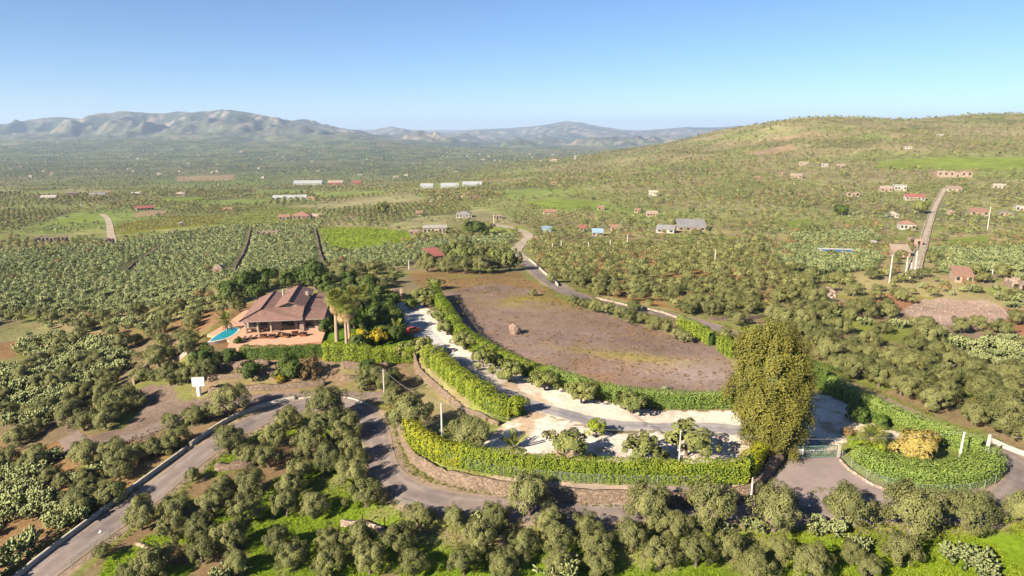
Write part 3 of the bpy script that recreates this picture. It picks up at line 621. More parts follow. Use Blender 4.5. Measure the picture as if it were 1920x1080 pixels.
protos('bright', 2, lambda i: crown_mesh('crown', 80 + i, M['hedge'], 2.0, 2.0, 1.6, 1.7, 36, 2400, .36, .22, .42, inner=.45), lambda i: trunk_mesh('trunk', 35 + i, M['trunk'], 1.8, .16, .8))
def shrub_me(kind, seed, m, L=.34, W=.2, n=1500): return crown_mesh('foliage', seed, m, 1.5, 1.45, 1.0, .75, 34, n, L, W, .42, inner=.45)
SHRUB = {'yellow': shrub_me('y', 90, M['yellowshrub']), 'orange': shrub_me('o', 91, M['orangeshrub'], .4, .12, 2600), 'dark': shrub_me('d', 92, M['hedgedark']), 'brown': shrub_me('b', 93, M['brown'], .4, .1), 'green': shrub_me('g', 94, M['hedge']), 'olive': shrub_me('ol', 95, M['olive']), 'pale': shrub_me('p', 96, M['palegreen'], .6, .14, 900)}
def pad_geo(n=8):
    v = [(0, -.035, .24), (0, .035, .24)]
    for i in range(n):
        a = 6.283 * i / n; v.append((.15 * math.sin(a) * (1 + .12 * math.cos(a)), 0, .24 - .24 * math.cos(a)))
    f = [];
    for i in range(n):
        j = (i + 1) % n; f += [(0, 2 + i, 2 + j), (1, 2 + j, 2 + i)]
    return np.array(v), np.array(f)
PADV, PADF = pad_geo()
def cactus_mesh(seed, nbase=9, lv=4, spread=1.3, size=1.0):
    rs = random.Random(seed); Vs = []; Fs = []; Ts = []; k = 0
    def grow(mx, level):
        nonlocal k
        s = size * rs.uniform(.8, 1.2) * (1 if level else 1.2)
        m = mx @ Matrix.Rotation(rs.uniform(-1.3, 1.3), 4, 'Z'); q = np.array(m)
        Vs.append((PADV * s) @ q[:3, :3].T + q[:3, 3]); Fs.append(PADF + k); k += len(PADV); Ts.append(np.full(len(PADV), rs.uniform(0, .25) + .13 * level))
        if level < lv:
            for _ in range(rs.choice((1, 2, 2, 3)) if level else 3):
                grow(m @ Matrix.Translation((rs.uniform(-.1, .1) * s, 0, .44 * s)) @ Matrix.Rotation(rs.uniform(-.75, .75), 4, 'Y') @ Matrix.Rotation(rs.uniform(-.5, .5), 4, 'X'), level + 1)
    for i in range(nbase):
        a = rs.uniform(0, 6.28); r = spread * math.sqrt(rs.random())
        grow(Matrix.Translation((r * math.cos(a), r * math.sin(a), -.1)) @ Matrix.Rotation(rs.uniform(0, 6.28), 4, 'Z') @ Matrix.Rotation(rs.uniform(-.35, .35), 4, 'X'), 0)
    return meshdata('prickly_pear', np.concatenate(Vs), np.concatenate(Fs), M['cactus'], np.clip(np.concatenate(Ts), 0, 1))
CACTI = [cactus_mesh(i) for i in range(5)]

ROOTCOUNT = {}
def rank(L_, lab, w_):
    '''say which one: its row counted from the front, its place in that row'''
    L_.sort(key=lambda q: -q[1])
    for i in range(0, len(L_), w_):
        for j, q in enumerate(sorted(L_[i:i + w_], key=lambda q: q[0])): q[2]['label'] = lab + ', ' + ('front' if i == 0 else ORD[i // w_]) + ' row, ' + ORD[j] + ' from the left'
ORD = ['first', 'second', 'third', 'fourth', 'fifth', 'sixth', 'seventh', 'eighth', 'ninth', 'tenth', 'eleventh', 'twelfth', 'thirteenth', 'fourteenth', 'fifteenth', 'sixteenth', 'seventeenth', 'eighteenth', 'nineteenth', 'twentieth']
def tree(kind, x, y, s, label, name='olive_tree', cat='tree', group=None, sz=1.0, var=None):
    i = (ROOTCOUNT.get(kind, 0)) if var is None else var; ROOTCOUNT[kind] = ROOTCOUNT.get(kind, 0) + 1
    cm, tm = PROTO[kind][i % len(PROTO[kind])]
    o = empty(name, (x, y, t1(x, y)), random.uniform(0, 6.283)); o.scale = (s, s, s * sz); tag(o, label, cat, group)
    obj('trunk', tm, o); obj('crown', cm, o); return o
def tree_px(kind, px, py, rpx, label, name='olive_tree', sz=1.0, group=None, cat='tree', base=2.5):
    x, y = at(px, py, 2.0); d = depth_of(x, y, t1(x, y)); s = max(.35, rpx * d / FPX / base)
    if s > 1.1 or s < .85: x, y = at(px, py, 2.2 * s)
    return tree(kind, x, y, s, label, name, cat, group, sz)
def shrub_px(kind, px, py, rpx, label, name='shrub', sz=1.0, cat='shrub', group=None):
    x, y = at(px, py, .6); d = depth_of(x, y, t1(x, y)); s = rpx * d / FPX / 1.9
    o = obj(name, SHRUB[kind], None, (x, y, t1(x, y)), random.uniform(0, 6.28), (s, s, s * sz)); return tag(o, label, cat, group)
def cactus(x, y, s, label, group=None):
    o = obj('prickly_pear', CACTI[random.randrange(5)], None, (x, y, t1(x, y)), random.uniform(0, 6.28), (s, s, s * random.uniform(.85, 1.15))); return tag(o, label, 'cactus', group)

def hedge(name, pts, h, w, m, label, h1=None, dens=60, L=.22, W=.135, bump=.3, period=1.4, step=.25, tint2=None):
    """a clipped run of foliage: leaves over a bulging body, a dense core inside"""
    C = resample(pts, step); Nn = normals(C); k = len(C); rs = np.random.default_rng(int(abs(C[0, 0] * 31 + C[0, 1] * 17)) + 5)
    Ld = k * step; n = int(Ld * (2 * h + w) * dens); t = rs.uniform(0, 1, n); i = np.minimum(k - 1, (t * k).astype(int))
    hh = np.linspace(h, h1 if h1 else h, k)[i]
    sl = t * Ld; bulge = 1 + bump * (np.abs(np.sin(sl * math.pi / period + 2 * vnoise(sl / 3, sl * 0, 8))) - .6) + .35 * (fbm(sl / 2.0, sl * 0 + 3, 3, 9) - .5)
    u = rs.uniform(0, 1, n); per = 2 * h + w; a = u * per
    side = np.where(a < h, -1., np.where(a < h + w, (a - h) / w * 2 - 1, 1.)); zz = np.where(a < h, a / h, np.where(a < h + w, 1.0, (per - a) / h))
    rnd = np.sqrt(np.clip(1 - np.clip((zz - .6) / .55, 0, 1) ** 2, 0, 1)); side = np.where((a >= h) & (a < h + w), side, side * (.55 + .45 * rnd))
    top = np.where((a >= h) & (a < h + w), 1 - .16 * side ** 2, zz)
    jit = rs.normal(0, .11, (n, 3))
    xy = C[i] + Nn[i] * (side * w / 2 * bulge)[:, None] + jit[:, :2]
    z = T(C[:, 0], C[:, 1])[i] + np.clip(top * hh * (.80 + .18 * bulge + .22 * (fbm(sl / 3.2, sl * 0 + 7, 3, 19) - .4)), .05, None) + jit[:, 2]
    nrm = np.stack([Nn[i, 0] * side, Nn[i, 1] * side, np.where(abs(side) < .98, 1.0, .35)], 1) + unit(n, rs) * .8; nrm /= np.linalg.norm(nrm, axis=1)[:, None]
    V, F = leaf_quads(np.column_stack([xy, z]), nrm, L * rs.uniform(.7, 1.4, n), W * rs.uniform(.7, 1.4, n), rs)
    tint = np.clip(.75 * (fbm(sl / 1.6, z * 1.1, 3, 12) - .2) + .3 * rs.uniform(0, 1, n), 0, 1)
    root = empty(name, (C[k // 2, 0], C[k // 2, 1], t1(*C[k // 2])))
    tag(root, label, 'hedge'); lo = np.array(root.location)
    obj('foliage', meshdata('foliage', V - lo, F, m, np.repeat(tint, 4)), root)
    # solid core added inside, its dark leaf colour standing for interior shade
    D = C[::4]; ND = Nn[::4]; kk = len(D); zb = T(D[:, 0], D[:, 1]); hv = np.linspace(h, h1 if h1 else h, kk); v = []
    for sg, tz in ((-1, 0), (-.9, .75), (.9, .75), (1, 0)): v.append(np.column_stack([D + ND * sg * w * .36, zb + tz * hv - (.2 if tz == 0 else 0)]))
    v = np.stack(v, 1).reshape(-1, 3); q = np.arange(kk - 1)[:, None] * 4
    f = np.concatenate([q + np.array([[j, j + 4, j + 5, j + 1]]) for j in range(3)] + [np.array([[0, 1, 2, 3], [4 * kk - 1, 4 * kk - 2, 4 * kk - 3, 4 * kk - 4]])], 0)
    obj('hedge_shade_core', meshdata('hedge_shade_core', v - lo, f, M['hedgedark']), root)
    return root

# ------------------------------------------------------------------ explicit trees of the foreground
GF = 'olives of the foreground grove'
FORE = {'below the dirt track beside the road, uppermost of the grove': [(538, 785, 27), (613, 765, 38)],
 'top': [(428, 822, 32), (460, 847, 22), (515, 812, 28), (503, 850, 28), (580, 830, 32), (563, 878, 28), (617, 805, 34), (612, 860, 32), (650, 800, 30), (652, 845, 34), (660, 885, 34), (687, 920, 32), (360, 886, 15)],
 'mid': [(262, 962, 34), (330, 950, 32), (323, 990, 28), (400, 940, 30), (377, 990, 34), (417, 915, 28), (467, 905, 32), (460, 950, 34), (433, 1005, 32), (547, 905, 28), (537, 942, 28), (587, 945, 30), (520, 1012, 30), (617, 1008, 28)],
 'low': [(280, 1060, 34), (245, 1078, 24), (377, 1032, 30), (443, 1057, 26), (550, 1047, 32), (620, 1053, 34), (317, 1040, 22), (670, 1010, 34), (693, 1050, 34), (750, 1012, 36), (773, 1056, 32), (870, 1053, 32), (943, 1058, 32), (1047, 1058, 34), (1123, 1062, 30)],
 'ctr': [(783, 967, 28), (853, 972, 24), (897, 1010, 34), (927, 968, 28), (983, 1018, 32), (993, 940, 42), (1030, 978, 32), (1043, 1014, 34), (1100, 988, 28), (1117, 1020, 36), (1187, 1002, 34), (1213, 962, 44), (1240, 1040, 36), (1263, 990, 32)],
 'row': [(1330, 955, 48), (1453, 960, 46), (1593, 952, 46), (1710, 960, 58), (1815, 955, 48), (1912, 952, 34)],
 'right': [(1307, 1035, 36), (1367, 1022, 30), (1420, 1058, 36), (1465, 1030, 26), (1520, 1056, 40), (1597, 1040, 26), (1632, 1065, 26), (1690, 1036, 34)]}
PHRASE = {'top': 'olive in the grove inside the road bend, {} from the left', 'mid': 'olive in the grove midway down below the sloping road, {} from the left', 'low': 'olive along the bottom edge of the picture, {} from the left',
          'ctr': 'olive in the grove below the curved retaining wall, {} from the left', 'row': 'large grey olive in the row fronting the gate apron, {} from the left', 'right': 'olive on the bright grass below the apron row, {} from the left'}
for key, L_ in FORE.items():
    for i, (px, py, r) in enumerate(sorted(L_)):
        lab = PHRASE[key].format(ORD[i]) if key in PHRASE else ('smaller olive touching the upper road, nearest the white sign' if i == 0 else 'tall olive standing against the top of the road bend')
        tree_px('olive', px, py + (5 if key in ('top', 'mid') else 0), r * .95, lab, group=GF, sz=random.uniform(1.05, 1.25))
for px, py, r, lab in [(318, 703, 26, 'dense olive beside the sunken track, just below the pink terrace wall'), (352, 702, 20, 'small olive between the sunken track and the white sign'), (385, 690, 24, 'olive at the end of the terrace walls, above the white sign'),
    (155, 790, 22, 'olive at the tip of the row between cactus and dirt track'), (195, 783, 24, 'second olive of the row between cactus and dirt track'), (232, 748, 28, 'largest olive of the row between cactus and dirt track'), (190, 750, 20, 'upper olive of the row between cactus and dirt track'), (210, 770, 20, 'low olive squeezed into the row beside the dirt track'),
    (330, 795, 20, 'low olive on the bank between track and road'), (375, 785, 24, 'olive on the bank above the road wall, nearest the bend'), (400, 778, 22, 'grey olive on the bank above the top of the road wall'), (340, 825, 26, 'olive leaning over the road wall midway'), (300, 845, 26, 'olive on the bank below the dirt track'), (265, 855, 24, 'olive close above the road wall, left of midway'), (232, 890, 26, 'olive hanging over the lower road wall'), (150, 945, 34, 'big olive beside the lower road wall'), (180, 920, 26, 'olive behind the big one at the lower road wall'),
    (20, 865, 28, 'dark olive above the big cactus bank'), (52, 880, 24, 'dark olive at the top corner of the big cactus bank'), (60, 800, 20, 'olive among cactus left of the dirt track'), (90, 760, 22, 'olive amid pale cactus in the lower left field'), (85, 715, 22, 'round dark olive in the left cactus field'), (55, 690, 18, 'round dark bush-like olive near the brown patch'),
    (728, 715, 26, 'olive by the slim utility pole below the villa hedge'), (738, 742, 24, 'dark olive behind the slim utility pole'), (700, 700, 22, 'olive at the right end of the villa terraces'), (770, 772, 40, 'big olive inside the bend, left of the concrete pole'), (880, 812, 40, 'spreading olive right of the concrete pole'),
    (680, 716, 18, 'dark olive between terraces and slim pole')]:
    if 'bank' in lab or 'road wall' in lab: px, py, r = px - 9, py - 8, r * .86
    tree_px('olive', px, py, r, lab)
for px, py, r, lab in [(1062, 826, 40, 'spreading tree on the white gravel, leftmost of the yard'), (1207, 833, 40, 'spreading tree on the white gravel beside the front hedge'), (1290, 812, 44, 'spreading tree on the gravel beside the short yard pole'), (1022, 706, 26, 'small tree on the driveway verge, second along the field hedge'), (1090, 727, 30, 'small tree on the driveway verge, third along the field hedge'),
    (1185, 745, 30, 'small tree on the driveway verge nearest the conifer'), (955, 686, 30, 'small tree on the driveway verge where the hedge bends'), (905, 664, 24, 'small tree on the upper driveway verge'), (870, 632, 24, 'low tree pressed against the upper field hedge'), (838, 610, 20, 'low tree on the verge by the red car'), (822, 586, 20, 'bushy tree at the top of the driveway'), (795, 548, 24, 'loose tree behind the top of the driveway'), (815, 530, 16, 'small tree beyond the top of the driveway')]:
    tree_px('citrus', px, py, r * 1.15, lab, name='yard_tree', sz=.85)
tree_px('bright', 1117, 800, 24, 'round bright green tree on the gravel by the driveway', name='yard_tree')
tree_px('bright', 965, 757, 26, 'bushy green tree at the end of the driveway hedge', name='yard_tree')
for px, py, r, lab in [(700, 556, 26, 'dark garden tree behind the palms'), (735, 560, 22, 'dark garden tree nearest the stone ruin'), (712, 592, 26, 'dark tree shading the lawn right of the palms'), (738, 598, 26, 'dark tree overhanging the top of the driveway'), (675, 575, 24, 'dark garden tree between palms and lawn'), (742, 622, 20, 'dark tree beside the red car'), (612, 610, 16, 'dark bush-like tree at the villa corner'), (668, 640, 18, 'dark low tree below the palms'), (590, 517, 28, 'dark green tree behind the villa roof'), (620, 545, 20, 'dark tree right of the villa roof'), (465, 530, 26, 'olive green tree behind the left end of the villa'), (430, 545, 26, 'brownish green tree left of the villa roof'), (500, 520, 20, 'small tree behind the villa ridge'), (560, 515, 22, 'tree standing behind the middle of the villa'),
    (384, 676, 27, 'large dark tree between pool and white sign'), (432, 666, 19, 'dark tree at the left end of the terrace hedge'), (447, 640, 9, 'dark shrub-like tree at the terrace edge by the pool'), (470, 690, 22, 'dark tree on the terraces below the hedge'), (545, 690, 26, 'dark tree on the terraces, left of the brown bush'), (690, 688, 22, 'dark tree below the right part of the villa hedge'), (690, 612, 20, 'dark low tree in the middle of the shaded lawn'), (718, 618, 20, 'dark low tree left of the red car'), (655, 598, 20, 'dark tree rising behind the tall palms'), (725, 575, 22, 'dark tree on the upper lawn by the driveway'), (640, 560, 22, 'dark tree between the roof and the palm heads'), (770, 568, 14, 'small dark tree at the very top of the driveway'), (655, 525, 20, 'dark tree behind the garden, left of the ruin'), (690, 530, 18, 'rounded dark tree in front of the cactus parcel'), (540, 528, 18, 'low dark tree close behind the roof ridges'), (480, 545, 20, 'tree touching the back left roof corner'), (610, 528, 20, 'dark tree beyond the right roof')]:
    tree_px('broad', px, py, r, lab, name='garden_tree')
tree_px('citrus', 790, 648, 30, 'light green tree at the driveway bend by the villa hedge', name='garden_tree'); tree_px('citrus', 762, 655, 24, 'light green tree between yellow shrub and driveway', name='garden_tree'); tree_px('citrus', 820, 668, 24, 'light green tree at the head of the driveway hedge', name='garden_tree')
shrub_px('yellow', 676, 640, 24, 'rounded yellow shrub below the palms, left one of two', sz=1.15); shrub_px('yellow', 712, 638, 24, 'rounded yellow shrub below the palms, right one of two', sz=1.15)
shrub_px('orange', 1722, 850, 52, 'wide orange yellow shrub inside the corner hedge', sz=.9)
shrub_px('brown', 583, 700, 26, 'round brownish bush on the villa terraces', sz=1.4); shrub_px('yellow', 525, 710, 13, 'small yellow bush on the villa terraces'); shrub_px('olive', 520, 702, 16, 'low grey bush on the upper villa terrace')
shrub_px('green', 1600, 830, 16, 'bright shrub behind the right gate post', sz=1.2); shrub_px('dark', 1605, 785, 26, 'dark shrub at the start of the corner hedge', sz=1.1); shrub_px('dark', 1650, 795, 22, 'dark shrub behind the small fan palm', sz=1.1)
shrub_px('brown', 1590, 810, 16, 'straw coloured shrub between gate yard and fan palm'); shrub_px('green', 1635, 855, 28, 'rounded green shrub right of the gate post', sz=1.2)
shrub_px('green', 1405, 805, 9, 'small upright bush on the driveway edge by the conifer', sz=1.8); shrub_px('pale', 1247, 725, 8, 'pale low bush alone on the bare field')
shrub_px('brown', 1245, 848, 12, 'low dry bush on the gravel behind the front hedge', sz=.5); shrub_px('brown', 1110, 852, 14, 'low dry bush between two gravel yard trees', sz=.5)
shrub_px('olive', 858, 565, 6, 'small grey bush in the hedge shadow'); shrub_px('olive', 868, 588, 7, 'lower small grey bush in the hedge shadow')

# ------------------------------------------------------------------ hedges
hedge('hedge', [at(*p) for p in [(770, 818), (793, 845), (835, 864), (870, 873)]], 3.0, 2.0, M['hedgeyellow'], 'yellow green hedge end on the wall inside the road bend')
hedge('hedge', [at(*p) for p in [(870, 873), (907, 880), (973, 889), (1073, 897), (1173, 902), (1273, 904), (1350, 902), (1398, 898)]], 3.0, 2.0, M['hedge'], 'long bright green hedge on the wall above the lower road')
hedge('hedge', [at(*p) for p in [(1400, 893), (1415, 880), (1428, 868)]], 3.0, 1.6, M['hedgeyellow'], 'short yellow green hedge turning in to the gate')
hedge('hedge', [at(*p) for p in [(814, 560), (828, 582), (845, 610), (868, 640), (905, 666), (960, 692), (1030, 716)]], 3.8, 2.0, M['hedge'], 'upper green hedge between driveway and bare field', h1=2.7)
hedge('hedge', [at(*p) for p in [(1030, 716), (1100, 738), (1180, 755), (1270, 763), (1380, 762)]], 2.7, 1.9, M['hedgeblue'], 'lower green hedge between gravel verge and bare field')
hedge('hedge', [at(*p) for p in [(806, 678), (836, 702), (870, 729), (914, 760), (958, 778)]], 3.0, 3.2, M['hedge'], 'thick green hedge above the slanting retaining wall', h1=2.6, bump=.3, period=2.2)
hedge('hedge', [at(*p) for p in [(455, 672), (500, 671), (560, 669), (608, 667)]], 2.3, 2.0, M['hedgedark'], 'dark rounded hedge along the villa terrace edge', bump=.4, period=2.6)
hedge('hedge', [at(*p) for p in [(610, 672), (660, 676), (720, 678), (778, 676)]], 3.0, 2.2, M['hedge'], 'lighter uneven hedge below the palms and yellow shrubs', bump=.4, period=2.6)
hedge('hedge', [at(*p) for p in [(1562, 738), (1600, 757), (1650, 782), (1720, 812), (1780, 835), (1840, 858)]], 2.8, 2.6, M['hedgeblue'], 'soft green hedge running from the conifer shade along the far road', bump=.14)
hedge('hedge', [at(*p) for p in [(1490, 712), (1525, 722), (1558, 736)]], 4.2, 3.0, M['hedgedark'], 'tall hedge coloured dark for the shade behind the conifer', bump=.4, period=2.4)  # darker leaves put the conifer's shade into this stretch's colour
hedge('hedge', [at(*p) for p in [(1852, 868), (1862, 885), (1835, 903), (1760, 912), (1695, 904), (1650, 890), (1612, 866)]], 2.3, 2.4, M['hedgeblue'], 'soft green hedge curving round the corner by the right road', bump=.14)
hedge('hedge', [at(*p) for p in [(1640, 868), (1690, 884), (1745, 893), (1800, 886), (1838, 872)]], 1.7, 3.6, M['hedgeblue'], 'low inner mass of soft green hedge around the orange shrub', bump=.3, period=2.4)
hedge('hedge', [at(*p) for p in [(1275, 617), (1300, 628), (1335, 648)]], 3.0, 1.8, M['hedge'], 'bright tall hedge across the field, left of its gap'); hedge('hedge', [at(*p) for p in [(1352, 658), (1378, 672)]], 3.0, 1.8, M['hedge'], 'bright tall hedge stub right of the gap, beside the conifer')

# ------------------------------------------------------------------ big conifer by the gate
def conifer():
    x, y = at(1440, 842); z = t1(x, y); o = empty('conifer_tree', (x, y, z)); tag(o, 'massive olive gold conifer towering beside the gate', 'tree')
    rs = np.random.default_rng(5); b = MB()
    b.tube((0, 0, -.4), (.2, .3, 4), .55, .42, 10); b.tube((.2, .3, 4), (0, .6, 15), .42, .08, 8)
    for i in range(9):
        a = i * 2.4; h = 3 + i * 1.3; b.tube((.1, .3, h), (3.4 * math.cos(a), .3 + 3.4 * math.sin(a), h + 2.4), .14, .04, 6)
    b.build('trunk', M['trunk'], o)
    core = MB()
    for cx, cyy, R, z0, z1 in ((0, .5, 3.5, 4, 16.8), (-2.7, 1.1, 2.6, 5.5, 15.6), (2.5, -.3, 2.5, 3.5, 15), (-1.6, -1.9, 2.0, 2.2, 10), (.9, -2.4, 1.8, 2, 8.4)):
        m_ = (z0 + z1) / 2; core.tube((cx, cyy, z0), (cx, cyy, m_), R * .75, R, 10); core.tube((cx, cyy, m_), (cx, cyy, z1), R, R * .35, 10)
    core.build('conifer_shade_core', M['conifer'], o)  # solid core added to fill the crown, its dark tone painting the gaps' shade
    P = []; Nn = []; Tt = []
    # stems of several lobes: centre offset, radius, base height and top height
    for cx, cyy, R, z0, z1, n in [(0, .5, 4.5, 3.2, 18.4, 8000), (-2.9, 1.2, 3.5, 5.0, 17.2, 4200), (2.6, -.4, 3.3, 2.6, 16.6, 4200), (-1.8, -2.2, 3.0, 1.2, 11.0, 3800), (1.0, -2.8, 2.7, .9, 9.2, 3200), (3.0, 2.2, 2.7, 4.0, 15.0, 2600), (-.5, 3, 3.0, 4.0, 16.0, 2200)]:
        n = int(n * 2.8); nb = n // 110; t = rs.uniform(0, 1, nb); a = rs.uniform(0, 6.283, nb)
        rad = R * np.sqrt(np.clip(np.minimum(1, t / .22 + .35), 0, 1)) * np.power(np.clip(1 - t, 0.02, 1), .21) * rs.uniform(.80, 1.05, nb) * (.80 + .45 * fbm(np.cos(a) * 1.6 + 5 + cx, t * 4.5 + np.sin(a) * 1.6 + cyy, 3, 44))
        Cc = np.column_stack([cx + rad * np.cos(a), cyy + rad * np.sin(a), z0 + t * (z1 - z0)]); out = np.column_stack([np.cos(a), np.sin(a), .35 + t * .6]); ct = rs.uniform(0, 1, nb)
        idx = np.repeat(np.arange(nb), 110); m_ = len(idx); off = rs.normal(0, 1, (m_, 3)) * np.array([.34, .34, .50])
        P.append(Cc[idx] + off * 1.1); q = out[idx] * .95 + unit(m_, rs) * .55; Nn.append(q / np.linalg.norm(q, axis=1)[:, None]); Tt.append(np.clip(.6 * ct[idx] + .25 * rs.uniform(0, 1, m_), 0, 1))
    P = np.concatenate(P); Nn = np.concatenate(Nn); Tt = np.concatenate(Tt)
    V, F = leaf_quads(P, Nn, .32 * rs.uniform(.6, 1.3, len(P)), .17, rs)
    obj('crown', meshdata('crown', V, F, M['conifer'], np.repeat(Tt, 4)), o)
conifer()

# ------------------------------------------------------------------ palms
def frond_mesh(L, droop, nl=22, lw=.07, ll=.55, fan=False):
    v = []; f = []
    def P(t): return Vector((L * t * (1 - .15 * droop * t), 0, L * (.25 * t - droop * t * t)))
    if fan:                                               # stalk, then a folded fan of blades
        b = MB(); b.tube((0, 0, 0), (L * .5, 0, 0), .03, .02, 4); v, f = list(b.v), list(b.f); c = Vector((L * .48, 0, 0))
        for i in range(nl):
            a = -1.9 + 3.8 * i / (nl - 1); r = L * .62 * (1 - .18 * abs(a) / 1.9); d = Vector((math.cos(a), math.sin(a), 0)); n = Vector((-d.y, d.x, 0)); k = len(v)
            e = c + d * r * .65 + n * lw * 2 + Vector((0, 0, .05 * (i % 2))); g = c + d * r * .65 - n * lw * 2 + Vector((0, 0, .05 * (i % 2))); tip = c + d * r + Vector((0, 0, -droop * r))
            v += [tuple(c), tuple(e), tuple(tip), tuple(g)]; f.append((k, k + 1, k + 2, k + 3))
    else:
        b = MB(); pr = Vector((0, 0, 0))
        for i in range(1, 7): q = P(i / 6); b.tube(pr, q, .035 * (1 - i / 8), .035 * (1 - (i + 1) / 8), 4); pr = q
        v, f = list(b.v), list(b.f)
        for i in range(nl):
            t = .15 + .85 * i / (nl - 1); p = P(t)
            for s in (-1, 1):
                k = len(v); l = ll * (1 - .5 * abs(t - .5)); e = p + Vector((l * .45, s * l, -l * .25)); v += [tuple(p), tuple((p + e) / 2 + Vector((lw, 0, 0))), tuple(e), tuple((p + e) / 2 - Vector((lw, 0, 0)))]; f.append((k, k + 1, k + 2, k + 3))
    return meshdata('frond', v, f, M['palm'], np.random.default_rng(3).uniform(0, .5, len(v)))
FAN = [frond_mesh(2.4, .12, 13, .042, fan=True), frond_mesh(2.1, .35, 13, .042, fan=True)]; FEATHER = [frond_mesh(2.6, .35), frond_mesh(2.3, .5)]
FANDRY = [f.copy() for f in FAN]
for f_ in FANDRY: f_.materials.clear(); f_.materials.append(M['drystraw'])
def palm(px, py, h, label, kind=FAN, n=38, tr=.26, skirt=10, xy=None):
    x, y = xy or at(px, py); o = empty('palm_tree', (x, y, t1(x, y)), random.uniform(0, 6)); tag(o, label, 'palm tree'); b = MB(); lean = (random.uniform(-.25, .25), random.uniform(-.2, .2))
    zz = np.linspace(-.3, h, 9)
    for a, c in zip(zz[:-1], zz[1:]): b.tube((lean[0] * (a / h) ** 2, lean[1] * (a / h) ** 2, a), (lean[0] * (c / h) ** 2, lean[1] * (c / h) ** 2, c), tr * (1.35 - .45 * a / h), tr * (1.35 - .45 * c / h), 10, False)
    b.build('trunk', M['palmtrunk'], o, smooth=True)
    for i in range(n + skirt):
        dry = i >= n; a = i * 2.39996; t = (i + .5) / n; el = math.radians(85 - 135 * t) if not dry else math.radians(random.uniform(-75, -45))
        fr = obj('dead_frond' if dry else 'frond', random.choice(FANDRY if dry else kind), o, (lean[0], lean[1], h - (.0 if not dry else random.uniform(.2, 1.3))))
        fr.rotation_euler = (random.uniform(-.4, .4), -el, a)
palm(632, 640, 9.0, 'tallest fan palm with dry skirt, nearest the villa', n=52, tr=.34, skirt=26); palm(650, 644, 7.6, 'slim fan palm, middle of the clump', n=42, skirt=20); palm(656, 646, 8.2, 'slim fan palm on the right of the clump', n=42, skirt=20); palm(664, 616, 7.4, 'fan palm standing behind the clump of three', n=34, tr=.22)
palm(684, 596, 5.8, 'distant fan palm on the shaded lawn', n=30, tr=.2)
palm(426, 622, 2.6, 'small feathery palm leaning over the pool', kind=FEATHER, n=20, tr=.18, skirt=0)
palm(1635, 833, 1.1, 'short fan palm behind the gate on the right', n=30, tr=.3, skirt=4)
palm(744, 636, 2.0, 'small feathery palm beside the top of the driveway', kind=FEATHER, n=18, tr=.16, skirt=0)
palm(960, 842, .5, 'low feathery palm on the gravel behind the front hedge', kind=FEATHER, n=12, tr=.1, skirt=0)

# ------------------------------------------------------------------ cacti set by hand
for px, py, s, lab in [(1530, 985, 1.15, 'prickly pear at the roadside below the apron, left of a pair'), (1567, 988, 1.1, 'prickly pear at the roadside below the apron, right of a pair'), (1815, 1050, 1.6, 'wide pale prickly pear on the bright lower lawn'), (1850, 1072, 1.3, 'prickly pear at the bottom edge of the bright lawn'), (1612, 1028, 1.1, 'prickly pear beside a small olive on the bright grass'), (1632, 1058, 1.0, 'dark prickly pear between two low olives'),
    (1050, 1070, 1.7, 'yellowish prickly pear at the bottom centre of the picture'), (892, 985, 1.4, 'prickly pear in the grove clearing below the road fence'), (165, 955, 1.5, 'pale prickly pear below the big olive at the road wall'), (148, 965, 1.2, 'prickly pear hugging the lower road wall'), (178, 885, 1.1, 'prickly pear on the bank under the dirt track'), (160, 893, 1.0, 'prickly pear on the brown bank, left of another'), (128, 900, 1.0, 'prickly pear in the middle of the brown bank'), (95, 855, 1.1, 'prickly pear at the foot of the dirt turning'), (727, 748, .9, 'prickly pear at the foot of the slim pole'), (1345, 990, 1.0, 'small prickly pear under the apron olives'), (1410, 985, .9, 'small prickly pear between two apron olives'), (433, 1072, 1.3, 'prickly pear at the bottom edge below the grove')]:
    x, y = at(px, py, .8); cactus(x, y, s * .78, lab)

# ------------------------------------------------------------------ scattered trees and cacti
ROADS = [(ROAD, 3.2), (ROADFAR, 4.5), (ROADLEFT, 6), (LANE, 4.2), (DRIVE, 6), (TRACK, 3.5)]
ESTATE = poly([(735, 740), (742, 780), (767, 835), (790, 858), (907, 897), (1073, 915), (1273, 922), (1400, 916), (1470, 860), (1575, 858), (1640, 907), (1760, 925), (1868, 895), (1840, 830), (1700, 765), (1600, 720), (1480, 680), (1380, 650), (1270, 612), (1100, 568), (1040, 545), (985, 510), (760, 503), (735, 545), (640, 548), (600, 538), (520, 540), (478, 562), (448, 592), (405, 630), (372, 655), (372, 740), (600, 742)])
STRIP = poly([(740, 790), (790, 870), (900, 910), (1400, 925), (1440, 890), (1480, 858), (1575, 855), (1660, 900), (1760, 912), (1870, 885), (1905, 940), (1800, 975), (1400, 975), (900, 965), (760, 925), (715, 860)]); SIGNPLOT = poly([(350, 700), (420, 700), (420, 770), (340, 760)])
OPEN = [ESTATE, APRON, STRIP, SIGNPLOT, VILLATERR, poly([(375, 600), (452, 588), (465, 665), (365, 672)]), GROVE, LAWN_R, DIRTL, RUBBLEPAD, GREENF, VINE_L, VINE_C] + FARGREEN + BROWNF[:5] + [BROWNF[6]]
HOUSES = []                                         # filled by the buildings: x, y, radius
